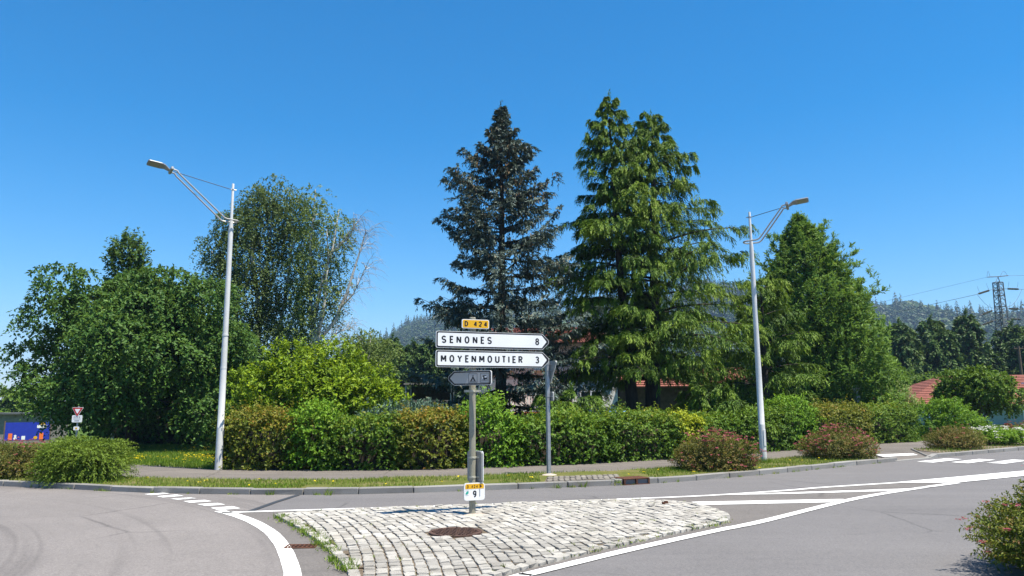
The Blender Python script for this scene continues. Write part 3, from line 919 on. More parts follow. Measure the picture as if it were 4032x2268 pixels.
# ------------------------------------------------------------------ hills and their forest
def ridge_h(az):
    """height of the ridge for an azimuth in degrees (0 = straight ahead, + right)"""
    return np.interp(az, [-80, -40, -26, -20, -13, -8, -4, 4, 10, 16, 22, 27, 31, 36, 45, 70], [0, 0, 0, 4, 55, 98, 112, 126, 138, 148, 128, 110, 98, 86, 78, 50])
def hill_z(az, rr):
    f = np.clip((rr - 330) / (1080 - 330), 0, 1); f = f * f * (3 - 2 * f) * .75 + f * .25
    b = np.where(rr > 1080, np.clip(1 - (rr - 1080) / 900, 0, 1), 1)
    z = ridge_h(az) * f * b
    return z * (1 + .05 * np.sin(az * .9 + rr / 130.)) - 1.7 + 2.2 * np.sin(az * 1.7) * np.sin(rr / 90.) * f
az = np.linspace(-60, 70, 131); rr = np.concatenate([np.linspace(330, 1080, 40), np.linspace(1130, 1980, 12)])
AZ, RR = np.meshgrid(az, rr)
Vh = np.stack([RR * np.sin(np.radians(AZ)), RR * np.cos(np.radians(AZ)), hill_z(AZ, RR) - .15], -1).reshape(-1, 3)
na, nr = len(az), len(rr)
Fh = np.array([(j * na + i, j * na + i + 1, (j + 1) * na + i + 1, (j + 1) * na + i) for j in range(nr - 1) for i in range(na - 1)])
tag(link('hills', np_mesh('hills', Vh, Fh, M['hill'], smooth=True)), kind='structure')

def far_tree_cards(n, kind):
    """unit tree of loose triangles: kind 0 conifer, 1 broadleaf"""
    if kind == 0:
        t = (np.arange(n) + rng.random(n)) / n
        a = np.arange(n) * 2.4 + rng.normal(0, .3, n)
        rad = .17 * (1 - t) ** .85 * rng.uniform(.7, 1.2, n) + .012
        h = np.stack([np.cos(a), np.sin(a), 0 * a], 1); lat = np.stack([-h[:, 1], h[:, 0], 0 * a], 1)
        top = np.stack([0 * a, 0 * a, np.minimum(1.0, t + .16 * (1.15 - t))], 1)
        wv = (rad * .62)[:, None]
        p1 = h * rad[:, None] + lat * wv; p2 = h * rad[:, None] - lat * wv
        p1[:, 2] = t - .015; p2[:, 2] = t - .015 + rng.normal(0, .01, n)
        V = np.stack([top, p2, p1], 1)
        tint = .36 + .14 * rng.random(n)
    else:
        d = rvec(n); d[:, 2] = np.abs(d[:, 2]) * 1.1 - .25
        c = d * np.array([.36, .36, .42]) * rng.uniform(.8, 1.05, n)[:, None] + np.array([0, 0, .5])
        u = unit(np.cross(d, rvec(n))); v = unit(np.cross(d, u) + d * .15)
        s = .165
        V = np.stack([c + u * s, c - u * s * .5 + v * s, c - u * s * .5 - v * s], 1)
        tint = .60 + .16 * rng.random(n)
    return V, tint
NT = 6400
taz = rng.uniform(-32, 46, NT); trr = 340 + 790 * rng.random(NT) ** .75
ok = ridge_h(taz) > 12
taz, trr = taz[ok], trr[ok]
tz_ = hill_z(taz, trr); tx = trr * np.sin(np.radians(taz)); ty = trr * np.cos(np.radians(taz))
patch = lump(np.stack([tx / 90, ty / 90, 0 * tx], 1), 1.0)
iscon = (patch + rng.normal(0, .3, len(tx))) < .22
VV, AA = [], []
CV = [far_tree_cards(38, 0) for _ in range(5)]; BV = [far_tree_cards(46, 1) for _ in range(5)]
for i in range(len(tx)):
    V0, t0 = (CV if iscon[i] else BV)[i % 5]
    h = rng.uniform(15, 25) if iscon[i] else rng.uniform(10, 16)
    if iscon[i] and rng.random() < .06: h *= 1.25
    ca, sa = math.cos(i), math.sin(i)
    Rm = np.array([[ca, sa, 0], [-sa, ca, 0], [0, 0, 1]]) * h
    VV.append(V0.reshape(-1, 3) @ Rm * np.array([1.15, 1.15, 1]) + np.array([tx[i], ty[i], tz_[i] - .4]))
    AA.append(np.repeat(np.clip(t0 + rng.normal(0, .05) + .12 * patch[i], 0, 1), 3))
VV = np.concatenate(VV); AA = np.concatenate(AA)
tag(link('hill_forest', np_mesh('hill_forest', VV, np.arange(len(VV)).reshape(-1, 3), M['forest'], AA)), 'bluish forest of conifers and broadleaf trees covering the far hills', 'forest', kind='stuff')

# haze over the valley
HZ = True
if HZ:
    m = bpy.data.materials.new('haze_air'); m.use_nodes = True
    t = m.node_tree; t.nodes.clear()
    ou = t.nodes.new('ShaderNodeOutputMaterial'); pv = t.nodes.new('ShaderNodeVolumePrincipled')
    pv.inputs['Color'].default_value = (.42, .62, .95, 1)
    pv.inputs['Density'].default_value = .00028
    pv.inputs['Anisotropy'].default_value = 0.0
    t.links.new(pv.outputs[0], ou.inputs['Volume'])
    mb = MB(); mb.box((0, 0, 130), (6700, 6700, 266))
    hz = mb.build('haze', m); hz['kind'] = 'stuff'; hz['label'] = 'thin blue summer haze over the valley'

# ------------------------------------------------------------------ houses behind the trees
def window(parent, x, y, z, wd, h, rz=0, name='window'):
    f = MB(); t_ = .07
    f.box((0, 0, h / 2 - t_ / 2), (wd, .08, t_)); f.box((0, 0, -h / 2 + t_ / 2), (wd, .08, t_))
    f.box((-wd / 2 + t_ / 2, 0, 0), (t_, .08, h - 2 * t_)); f.box((wd / 2 - t_ / 2, 0, 0), (t_, .08, h - 2 * t_)); f.box((0, 0, 0), (t_ * .8, .07, h - 2 * t_))
    o = f.build('window', M['signwhite'], parent, (x, y, z)); o.rotation_euler = (0, 0, rz)
    p = MB().box((0, .01, 0), (wd - 2 * t_ + .01, .02, h - 2 * t_ + .01)).build('pane', M['glass'], o)
    s = MB().box((0, -.06, -h / 2 - .03), (wd + .16, .16, .05)).build('sill', M['render'], o)
    return o
def tiled_roof(parent, eave_a, eave_b, ridge_a, ridge_b, courses, name='roof'):
    """one pitched face, courses of tiles as overlapping steps"""
    mb = MB()
    ea, eb, ra, rb = map(Vector, (eave_a, eave_b, ridge_a, ridge_b))
    nrm = (eb - ea).cross(ra - ea).normalized()
    if nrm.z < 0: nrm = -nrm
    for k in range(courses):
        f0, f1 = k / courses, min(1.0, (k + 1.18) / courses)
        a0, b0 = ea.lerp(ra, f0), eb.lerp(rb, f0); a1, b1 = ea.lerp(ra, f1), eb.lerp(rb, f1)
        lo, hi = nrm * .075, nrm * .03
        mb.add([a0 + lo, b0 + lo, b1 + hi, a1 + hi, a0, b0, b1, a1], [(0, 1, 2, 3), (0, 4, 5, 1), (1, 5, 6, 2), (3, 7, 4, 0), (7, 6, 5, 4)])
    return mb.build(name, M['tile'], parent)

hs = tag(empty('house', (3.2, 40.5, .08)), 'pale house with a red roof half hidden behind the blue spruce and the cedar', 'house')
mb = MB(); mb.box((-1.6, 0, 1.35), (7.0, 8.0, 2.7)); mb.build('wall', M['render'], hs)
mb = MB(); mb.box((-1.6, 0, 3.6), (6.996, 7.996, 1.8)); mb.build('upper_wall', M['pinkwall'], hs)
tiled_roof(hs, (-5.6, -4.5, 4.4), (2.4, -4.5, 4.4), (-4.2, 0, 5.6), (1.0, 0, 5.6), 14)
tiled_roof(hs, (2.4, 4.5, 4.4), (-5.6, 4.5, 4.4), (1.0, 0, 5.6), (-4.2, 0, 5.6), 14)
tiled_roof(hs, (2.4, -4.5, 4.4), (2.4, 4.5, 4.4), (1.0, 0, 5.6), (1.0, 0.01, 5.6), 14)
tiled_roof(hs, (-5.6, 4.5, 4.4), (-5.6, -4.5, 4.4), (-4.2, 0.01, 5.6), (-4.2, 0, 5.6), 14)
for x in (-3.8, -1.6, .6):
    window(hs, x, -4.02, 1.55, 1.1, 1.2); window(hs, x, -4.02, 3.75, 1.0, 1.15)
mb = MB(); mb.box((5.2, -.5, 1.15), (6.4, 7, 2.3)); mb.build('extension_wall', M['wood'], hs)  # wall given a dark tone that stands in for shade under the cedar
tiled_roof(hs, (1.95, -4.6, 2.25), (9.0, -4.6, 2.25), (1.95, -.5, 3.35), (9.0, -.5, 3.35), 10, 'extension_roof')
tiled_roof(hs, (9.0, 3.5, 2.25), (1.95, 3.5, 2.25), (9.0, -.5, 3.35), (1.95, -.5, 3.35), 10, 'extension_roof')
tr = tag(empty('terrace', (.75, 34.2, .08)), 'garden terrace with an orange edge and a pale railing behind the hedge', 'terrace')
MB().box((0, .8, .52), (2.6, 1.8, 1.04)).build('base', M['wood'], tr)
MB().box((0, .78, 1.09), (2.7, 1.9, .10)).build('edge', M['orange'], tr)
rl = MB()
rl.box((0, -.12, 1.95), (2.6, .05, .05)); rl.box((0, -.12, 1.22), (2.6, .04, .04))
rl.build('rail', M['signwhite'], tr)
for k in range(18):
    MB().box((-1.26 + k * .148, -.12, 1.585), (.035, .03, .68)).build('baluster', M['signwhite'], tr)
mb = MB(); mb.box((0, 0, .6), (2.6, 2.2, 1.2), bevel=.05)
for k in range(9): mb.box((-1.2 + .3 * k, -1.115, .6), (.05, .03, 1.1))
bp = mb.build('blue_pool', M['blue'], loc=(4.5, 33.6, .08)); tag(bp, 'bright blue garden pool wall seen beside the dark cedar trunks', 'pool')
sh = tag(empty('shed', (-4.5, 41, .08)), 'dark open garden shelter with thin pale posts behind the blue conifer', 'shed')
MB().box((0, 0, 2.62), (2.6, 2.2, .09)).build('roof', M['shed'], sh)
for x in (-1.2, 1.2):
    for y in (-1, 1): MB().box((x, y, 1.29), (.06, .06, 2.58)).build('post', M['galv'], sh)
for k in range(9): MB().box((-1.08 + .27 * k, -1.0, 1.15), (.24, .03, 1.2)).build('plank', M['shed'], sh)
MB().box((0, 1.03, 1.25), (2.5, .04, 2.5)).build('back_panel', M['twig'], sh)

hr = tag(empty('house', (31.6, 52.0, -.35), -.12), 'low house with a red tiled roof and grey green wall by the round garden tree', 'house')
MB().box((0, 0, .9), (10.5, 9, 1.75)).build('wall', M['greenwall'], hr)
tiled_roof(hr, (-6.3, -5.1, 1.7), (6.0, -5.1, 1.7), (-1.6, 0, 3.65), (6.0, 0, 3.65), 17)
tiled_roof(hr, (6.0, 5.1, 1.7), (-6.3, 5.1, 1.7), (6.0, 0, 3.65), (-1.6, 0, 3.65), 17)
tiled_roof(hr, (-6.3, 5.1, 1.7), (-6.3, -5.1, 1.7), (-1.6, 0.01, 3.65), (-1.6, 0, 3.65), 17)
window(hr, -3.9, -4.52, .9, 1.4, 1.0); window(hr, 1.6, -4.52, .9, 1.2, 1.0)
dm = empty('dormer', (2.9, -3.4, 2.45), parent=hr)
MB().box((0, 0, 0), (1.3, 1.6, 1.1)).build('wall', M['render'], dm)
MB().box((0, -.05, .6), (1.6, 1.8, .10)).build('roof', M['signwhite'], dm)

# small things on the lawn at the right
mb = MB(); mb.lathe([(.05, 0), (.20, .05), (.235, .22), (.20, .38), (.10, .45), (.03, .46)], 16); mb.box((.2, 0, .30), (.10, .05, .05), bevel=.01)
tag(mb.build('red_bin', M['redplastic'], loc=(21.85, 33.4, .16), smooth=True), 'glossy red rounded bin standing on the lawn under the round tree', 'bin')
mb = MB(); mb.box((0, 0, .28), (.62, .42, .56), bevel=.03); mb.box((0, 0, .58), (.70, .5, .05), bevel=.02)
tag(mb.build('dark_crate', M['dark'], loc=(20.9, 33.9, .10)), 'dark box on the lawn to the left of the red bin', 'box')
mb = MB(); mb.lathe([(.02, 0), (.30, .0), (.34, .30), (.28, .5), (.12, .62), (.02, .64)], 14)
tag(mb.build('brown_heap', simple('brown_clay', (.17, .075, .035), .9, var=.3), loc=(20.35, 34.6, .09), smooth=True), 'rounded brown clay jar beside the trunk of the round tree', 'jar')
mb = MB(); mb.tube([(0, 0, 0), (0.03, 0, 1.05)], .03, 8); mb.box((.03, 0, 1.06), (.08, .08, .03))
tag(mb.build('garden_stake', M['galv'], loc=(18.95, 34.5, .08)), 'thin pale stake standing on the lawn left of the round tree', 'stake')

# ------------------------------------------------------------------ things at the far left
bb = tag(empty('billboard', (-34.8, 54.2, -1.25), .55), 'royal blue board with orange and white pictures low behind the pink bush', 'billboard')
MB().box((0, 0, 1.15), (2.7, .06, 1.25)).build('panel', M['royal'], bb)
fr = MB()
fr.box((-1.39, 0, .95), (.08, .09, 1.9)); fr.box((1.39, 0, .95), (.08, .09, 1.9)); fr.box((0, 0, .50), (2.7, .08, .05)); fr.build('frame', M['wood'], bb)
for x in (-1.02, .85): MB().box((x, -.036, .78), (.24, .012, .46)).build('orange_print', M['signorange'], bb)
MB().prism_xz(round_rect(.55, 1.15, 1.36, 1.58, .04), -.042, -.031).build('white_print', M['signwhite'], bb)
MB().prism_xz([(.66 + .0, 1.60)] + [(.85 + .20 * math.cos(R(a)), 1.60 + .16 * math.sin(R(a))) for a in range(0, 181, 20)], -.042, -.031).build('sun_print', M['yellow'], bb)
for x, z, r_ in ((-.72, .66, .10), (-.72, .83, .08)): MB().prism_xz([(x + r_ * math.cos(k * .6283), z + r_ * math.sin(k * .6283)) for k in range(10)], -.042, -.031).build('white_print', M['signwhite'], bb)
MB().prism_xz(round_rect(-.34, -.12, .56, .82, .02), -.042, -.031).build('white_print', M['signwhite'], bb)
MB().prism_xz([(.5 + .12 * math.cos(k * .6283), .68 + .12 * math.sin(k * .6283)) for k in range(10)], -.042, -.031).build('yellow_print', M['yellow'], bb)
gb = tag(empty('building', (-43.5, 66, -1.6), .3), 'grey shed with pale green panes under the trees at the far left', 'building')
MB().box((0, 0, 1.3), (7, 5, 2.6)).build('wall', M['shed'], gb)
MB().box((0, -.1, 2.66), (7.5, 5.8, .12)).build('roof', M['pylon'], gb)
for x in (.6, 1.7, 2.8):
    o = MB().box((0, 0, 0), (.9, .06, 1.1)).build('window', M['galv'], gb, (x, -2.52, 1.35))
    MB().box((0, -.02, 0), (.76, .05, .96)).build('pane', M['greenpane'], o)
mb = MB(); mb.lathe([(.055, 0), (.055, .40), (.05, .44)], 12, mi=0); mb.lathe([(.057, .30), (.057, .50), (.04, .53)], 12, mi=1)
tag(mb.build('bollard', [M['pylon'], M['signwhite']], loc=(-14.45, 27.3, .14)), 'short grey bollard with a white cap under the big left tree', 'bollard')
# street light far left
sl_ = tag(empty('street_lamp', (-46, 62, -1.6)), 'distant thin street lamp above the trees at the left edge', 'street lamp')
MB().tube([(0, 0, 0), (0, 0, 5.6)], [.08, .05], 8).build('pole', M['galv'], sl_)
MB().tube([(0, 0, 5.55), (.7, 0, 5.7), (1.5, 0, 6.0)], .035, 6).build('arm', M['galv'], sl_)
MB().box((1.75, 0, 6.08), (.6, .2, .08), bevel=.02).build('lamp_head', M['lamphead'], sl_)

# ------------------------------------------------------------------ pylon and wires
py = tag(empty('pylon', (79.4, 120, -1.7), .35), 'tall grey lattice pylon with strings of insulators', 'pylon')
HP = 22.3
hw = lambda z: np.interp(z, [0, 8.0, 15.5, 22.3], [1.62, 1.05, .62, .50])
for sx in (-1, 1):
    for sy in (-1, 1):
        mb = MB(); zs = [0, 4, 8, 12, 15.5, 19, HP]
        mb.tube([(sx * hw(z), sy * hw(z), z) for z in zs], .085, 4); mb.build('leg', M['pylon'], py)
zs = [0, 2.2, 4.2, 6.1, 7.8, 9.4, 10.9, 12.3, 13.5, 14.6, 15.6, 16.5, 17.4, 18.3, 19.2, 20.1, 21.0, 21.7, HP]
for side in range(4):
    mb = MB()
    def pt(z, e):
        a = hw(z); return [(e * a, -a, z), (a, e * a, z), (-e * a, a, z), (-a, -e * a, z)][side]
    for a, b in zip(zs[:-1], zs[1:]):
        mb.tube([pt(a, -1), pt(b, 1)], .038, 3, cap=False); mb.tube([pt(a, 1), pt(b, -1)], .038, 3, cap=False)
    for z in (15.6, 17.4, 18.3, 20.1, 21.0, HP): mb.tube([pt(z, -1), pt(z, 1)], .05, 4, cap=False)
    mb.build('bracing', M['pylon'], py)
mb = MB(); mb.tube([(.5, 0, HP), (.2, 0, HP + .9)], .07, 4); mb.tube([(-.5, 0, HP), (.2, 0, HP + .9)], .05, 4); mb.tube([(-2.3, 0, HP + .75), (.1, 0, HP + .95), (2.5, 0, HP + 1.25)], .07, 5)
mb.build('earth_peak', M['pylon'], py)
for x0, x1 in ((-2.3, -1.6), (.7, 2.5)):
    mb = MB(); mb.tube([(x0 + (x1 - x0) * k / 8, 0, HP + .9 + (.25 if x0 > 0 else -.1) * k / 8 + .9 * math.sin(math.pi * k / 8)) for k in range(9)], .025, 4)
    mb.build('earth_loop', M['cable'], py)
wire_ends = []
for z, dl in ((21.3, 4.6), (18.0, 4.0), (16.3, 4.3)):
    for s in (-1, 1):
        z1 = z - (1.25 if s < 0 else -.1)
        x0 = s * hw(z); x1 = s * (dl + .6)
        a = Vector((x0, 0, z)); b = Vector((x1, 0, z1))
        mb = MB(); mb.tube([a, b], .03, 4)
        for k in range(9):
            c = a.lerp(b, .38 + .058 * k); d = (b - a).normalized() * .05
            mb.tube([c - d, c + d], .16, 8)
        mb.build('insulator', M['insul'], py)
        mb = MB(); mb.tube([(x1 + (s * .1 - x1) * k / 10, -.2, z1 + (z - 3.0 - z1) * (k / 10) ** .9 - 1.0 * math.sin(math.pi * k / 10)) for k in range(10)], .028, 4)
        mb.build('jumper', M['cable'], py)
        for f in (.4, .85):
            mb = MB(); c = a.lerp(b, f); mb.tube([c + Vector((s * .5 * math.sin(k * .3) * .8 - s * .2, 0, .2 + k * .2)) for k in range(6)], .02, 3)
            mb.build('arcing_horn', M['cable'], py)
        wire_ends.append((s, x1, z1))
wire_ends += [(-1, -2.3, HP + .75), (1, 2.5, HP + 1.25)]
cp, sp_ = math.cos(.35), math.sin(.35)
for i, (s, x, z) in enumerate(wire_ends):
    A = Vector((79.4 + x * cp, 120 + x * sp_, z - 1.7))
    B = A + (Vector((-215, 330, -22)) if s < 0 else Vector((160, -20, 4)))
    pts = [A.lerp(B, k / 24) - Vector((0, 0, (9 if s < 0 else 3) * 4 * (k / 24) * (1 - k / 24) * .6)) for k in range(25)]
    mb = MB(); mb.tube(pts, .030 if i < 6 else .018, 4)
    wn = ['top left', 'top right', 'middle left', 'middle right', 'lowest left', 'lowest right', 'earth left', 'earth right'][i]
    side = 'running down to the left' if s < 0 else 'running off to the right'
    nm = {'top': 'topmost conductor', 'mid': 'middle conductor', 'low': 'lowest conductor', 'ear': 'thin earth wire at the peak'}[wn[:3]]
    tag(mb.build('power_line', M['cable']), 'power line from the pylon, ' + nm + ' ' + side, 'power line', 'wires strung from the pylon')
up = tag(empty('utility_pole', (47.6, 70, -1.6)), 'weathered wooden utility pole at the right edge in front of the pylon', 'utility pole')
MB().lathe([(.16, 0), (.11, 8.2)], 10).build('pole', M['wood'], up)
MB().box((0, 0, 8.0), (.9, .09, .09)).build('crossarm', M['wood'], up)
for x in (-.38, 0, .38): MB().lathe([(.04, 0), (.06, .06), (.03, .16)], 8, (x, 0, 8.05)).build('insulator', M['insul'], up)
# ------------------------------------------------------------------ trees
# blue spruce
def axis(x0, y0, x1, y1, H, bend=.0):
    return lambda z: (x0 + (x1 - x0) * z / H + bend * math.sin(3.1 * z / H), y0 + (y1 - y0) * z / H, z + .08)
sp = tag(empty('spruce', (0, 0, 0)), 'tall blue grey spruce with hanging cones, behind the white direction signs', 'tree')
tk = axis(-.45, 26.3, -.36, 26.3, 12.6, .05); wood = MB()
azs = lambda a, t: (1 + .14 * math.sin(2 * a + 9 * t) + .10 * math.sin(5 * a - 23 * t)) * (1.14 if math.cos(a) > .2 and t < .55 else 1)
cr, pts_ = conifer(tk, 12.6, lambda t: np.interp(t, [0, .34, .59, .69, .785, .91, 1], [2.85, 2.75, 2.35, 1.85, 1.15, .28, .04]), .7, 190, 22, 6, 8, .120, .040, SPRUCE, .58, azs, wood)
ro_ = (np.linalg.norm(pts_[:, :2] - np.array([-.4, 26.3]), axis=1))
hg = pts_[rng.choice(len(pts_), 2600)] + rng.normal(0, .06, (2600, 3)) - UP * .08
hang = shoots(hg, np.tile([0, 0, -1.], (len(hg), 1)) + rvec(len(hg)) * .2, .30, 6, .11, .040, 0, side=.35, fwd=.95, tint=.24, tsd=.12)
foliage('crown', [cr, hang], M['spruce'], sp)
cn = pts_[(pts_[:, 2] > 8.6)]; cn = cn[rng.choice(len(cn), 1700)] + rvec(1700) * .07
cn2 = pts_[(pts_[:, 2] > 4) & (pts_[:, 2] < 9)]; cn2 = cn2[rng.choice(len(cn2), 500)] + rvec(500) * .1
cn = np.concatenate([cn, cn2])
V, F, A = leaves(cn, np.tile([0, 0, -1.], (len(cn), 1)) + rvec(len(cn)) * .2, rvec(len(cn)), rng.uniform(.10, .17, len(cn)), .055, rng.uniform(0, 1, len(cn)), .5)
foliage('cones', [(V, F, A)], M['cone'], sp, kind='stuff')
trunk_obj('trunk', [tk(z) for z in (-.1, 2, 5, 8, 11, 12.4)], [.24, .2, .15, .10, .05, .02], M['bark'], sp, 9, wood)

# deodar cedar with two leaders
ce = tag(empty('cedar', (0, 0, 0)), 'broad bright green cedar with two leaders and drooping layered branches', 'tree')
wood = MB()
t1 = axis(4.42, 27.1, 3.75, 27.1, 13.3, -.1); t2 = axis(4.98, 27.3, 5.45, 27.4, 12.6, .1)
az1 = lambda a, t: (1.0 if math.cos(a) < .2 else (1.25 if t > .6 else .9)) * (1 + .10 * math.sin(2 * a + 8 * t) + .10 * math.sin(5 * a + 21 * t))
az2 = lambda a, t: (1.0 if math.cos(a) > -.2 else (1.2 if t > .6 else .9)) * (1 + .10 * math.sin(2 * a - 7 * t) + .10 * math.sin(5 * a - 19 * t))
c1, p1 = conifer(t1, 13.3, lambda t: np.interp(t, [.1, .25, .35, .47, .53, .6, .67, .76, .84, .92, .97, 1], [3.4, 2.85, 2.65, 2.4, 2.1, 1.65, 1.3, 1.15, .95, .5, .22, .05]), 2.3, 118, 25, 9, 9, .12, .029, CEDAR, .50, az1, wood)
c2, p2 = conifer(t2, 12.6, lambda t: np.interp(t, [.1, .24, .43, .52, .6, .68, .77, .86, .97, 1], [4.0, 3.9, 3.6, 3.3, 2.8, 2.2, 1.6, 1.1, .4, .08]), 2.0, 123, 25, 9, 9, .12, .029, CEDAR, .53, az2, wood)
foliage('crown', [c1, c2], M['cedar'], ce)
for tk, rr_ in ((t1, .27), (t2, .33)):
    trunk_obj('trunk', [tk(z) for z in (-.1, 1.5, 3, 6, 9, 12.3)], [rr_, rr_ * .85, rr_ * .75, rr_ * .5, rr_ * .3, .03], M['bark'], ce, 10)
wood.build('branches', M['bark'], ce)
# long low branches near the hedge
def low_cedar(name, label, o, H, Rm, nb, seed_az, z0=.5):
    e = tag(empty(name, (0, 0, 0)), label, 'tree'); wd = MB()
    tk = axis(o[0], o[1], o[0] + .1, o[1], H)
    c, _ = conifer(tk, H, lambda t: Rm * (1 - t) ** .6 + .25, z0, nb, 24, 10, 8, .12, .030, CEDAR, .52, lambda a, t: 1 + .25 * math.sin(2 * a + seed_az + 6 * t), wd)
    foliage('crown', [c], M['cedar'], e)
    trunk_obj('trunk', [tk(z) for z in (-.1, H * .4, H * .9)], [.2, .13, .03], M['bark'], e, 8, wd)
low_cedar('cedar', 'lower cedar with drooping branches between the right lamp post and the pine', (9.6, 28.6), 6.4, 2.6, 46, 1.0)
low_cedar('cedar', 'low drooping cedar just behind the hedge, beside the small grey sign post', (1.75, 23.6), 1.95, 1.55, 16, 2.2, .3)
low_cedar('cedar', 'low spreading cedar boughs behind the yellow leaved hedge shrub', (6.6, 24.8), 2.15, 2.1, 20, .3, .3)

# white pine on the right
pi = tag(empty('pine', (0, 0, 0)), 'dense soft needled pine right of the lamp post', 'tree')
wood = MB(); tk = axis(13.7, 33.2, 13.1, 33.2, 10.0, .1)
azp = lambda a, t: (1 + .07 * math.sin(2 * a + 9 * t) + .07 * math.sin(4 * a - 17 * t)) * (1.0 if math.cos(a) > 0 else .98)
PR = lambda t: np.interp(t, [0, .1, .32, .47, .62, .73, .91, 1], [2.6, 2.85, 2.9, 2.65, 2.2, 1.55, .36, .02])
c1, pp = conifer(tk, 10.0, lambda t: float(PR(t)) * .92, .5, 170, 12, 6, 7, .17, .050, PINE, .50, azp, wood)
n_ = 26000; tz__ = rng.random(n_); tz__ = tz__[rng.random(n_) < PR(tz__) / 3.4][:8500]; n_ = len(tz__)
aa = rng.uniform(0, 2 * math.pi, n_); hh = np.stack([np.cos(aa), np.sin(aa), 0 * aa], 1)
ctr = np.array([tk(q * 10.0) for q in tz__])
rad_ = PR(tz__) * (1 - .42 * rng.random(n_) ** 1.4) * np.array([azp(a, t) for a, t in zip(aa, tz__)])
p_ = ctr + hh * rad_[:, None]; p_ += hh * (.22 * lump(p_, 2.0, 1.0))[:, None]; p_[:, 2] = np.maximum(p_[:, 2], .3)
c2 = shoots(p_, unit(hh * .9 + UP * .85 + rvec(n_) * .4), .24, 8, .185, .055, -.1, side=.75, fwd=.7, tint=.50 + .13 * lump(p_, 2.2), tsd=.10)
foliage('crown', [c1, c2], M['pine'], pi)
trunk_obj('trunk', [tk(z) for z in (-.1, 3, 6, 9.6)], [.22, .16, .1, .02], M['bark'], pi, 8, wood)

# broad drooping tree on the left
def broad(name, label, cat, blobs, nsh, m, trunkp, trunkr, ln=.4, nl=9, L=.16, W=.09, droop=.6, tint=.5, shell=.45, bark='bark', group=None, zmin=.15, ntip=26, up=.15, side=.9, fwd=.6, keep=.55, core=None, lumpf=1.6, tb=.1, r0=.07, flowers=None):
    e = tag(empty(name, (0, 0, 0)), label, cat, group)
    p, d, idx = sample_blobs(blobs, nsh, shell, zmin, keep)
    dd = unit(d + UP * up + rvec(len(p)) * .45)
    tt = tint + .10 * lump(p, lumpf) + rng.normal(0, .06, len(p))
    f = shoots(p, dd, ln * rng.uniform(.6, 1.25, len(p)), nl, L, W, droop, side=side, fwd=fwd, tint=tt, tsd=.13, tipbright=tb)
    foliage('crown', [f], m, e)
    wd = MB()
    if ntip:
        tips = p[rng.choice(len(p), ntip)]
        limbs(wd, trunkp[len(trunkp) // 2], [tuple(q) for q in tips], r0)
    trunk_obj('trunk', trunkp, trunkr, M[bark], e, 9, wd)
    return e, p, d
random.seed(3)
def satellites(c, rad, n, r0, r1, zb=None):
    out = []
    for _ in range(n):
        d = rvec(1)[0]
        if d[2] < -.6: d[2] *= -.5
        q = np.array(c) + unit(d) * np.array(rad) * rng.uniform(.72, 1.0)
        if zb is not None: q[2] = max(q[2], zb)
        r_ = rng.uniform(r0, r1)
        out.append((q[0], q[1], q[2], r_ * 1.15, r_ * 1.15, r_ * .85))
    return out
bl = satellites((-13.55, 27.3, 3.5), (3.1, 3.1, 2.6), 46, .5, 1.12, 1.0) + [(-13.7, 27.3, 3.3, 2.6, 2.6, 2.1)]
bl += [(-16.5, 26.4, 4.9, .9, 1, .7), (-17.2, 26.6, 3.4, .8, .9, .55), (-15.9, 26.2, 6.1, 1.0, 1, .55), (-11.0, 26.4, 5.5, 1.0, 1, .8), (-12.6, 26.6, 6.0, 1.1, 1, .7), (-10.3, 26.5, 4.0, .8, .8, .7), (-10.6, 25.9, 1.6, .9, .8, .9), (-16.4, 26, 2.6, .7, .8, .6), (-14.4, 25.2, 2.0, 1.3, .8, 1.0)]
lt, _, _ = broad('broadleaf_tree', 'wide dull green tree with drooping leafy branches behind the lawn', 'tree', [(*b[:5], b[5] * .82) for b in bl], 9000, M['left'], [(-13.8, 27.4, -.1), (-13.8, 27.4, 1.2), (-13.9, 27.4, 2.2), (-13.8, 27.4, 4.5)], [.26, .2, .17, .05], ln=.48, nl=11, L=.15, W=.080, droop=.95, ntip=70, up=.15, shell=.5, keep=.6)
bl = [(-17.6, 33.4, z, .62 + .25 * (8.4 - z) / 8, .62, .95) for z in (8.35, 7.6, 6.8, 5.8, 4.6, 3.2)] + [(-17.05, 33.2, 8.0, .34, .34, .8), (-18.0, 33.3, 8.1, .36, .36, .8), (-17.5, 33.3, 8.6, .3, .3, .5)]
broad('columnar_tree', 'narrow upright tree top rising above the wide left tree', 'tree', bl, 900, M['poplar'], [(-17.5, 33.4, -.2), (-17.5, 33.4, 3), (-17.5, 33.4, 8.6)], [.2, .14, .03], ln=.45, nl=10, L=.15, W=.095, droop=-.1, up=1.2, ntip=12)

# weeping birch
bl = [(-12.5, 38, 12.6, 1.05), (-13.6, 38.3, 12.0, 1.0), (-11.5, 37.6, 11.7, .95), (-14.3, 38, 10.9, 1.05), (-12.7, 37.5, 10.9, 1.3), (-15.4, 37.8, 9.8, .85), (-11.3, 38, 9.9, 1.1), (-15.0, 38.4, 8.7, 1.0),
      (-13.4, 37.4, 9.0, 1.45), (-11.6, 37.3, 8.1, 1.2), (-15.1, 37.6, 7.1, .9), (-13.3, 37.2, 7.0, 1.5), (-11.5, 37.5, 6.1, 1.2), (-14.4, 37.8, 5.2, 1.3), (-12.4, 37.2, 4.7, 1.5), (-10.7, 37.6, 4.4, 1.0), (-13.5, 37, 3.1, 1.6), (-11.4, 36.8, 2.9, 1.3)]
bi = tag(empty('birch', (0, 0, 0)), 'tall weeping birch with hanging twigs behind the left lamp post', 'tree')
bl = [(*b[:3], b[3] * .92) for b in bl]
bl += [(b[0] + rng.uniform(-.9, .9), b[1] - .4, b[2] + rng.uniform(-.7, .7), .42) for b in bl for _ in range(2)]
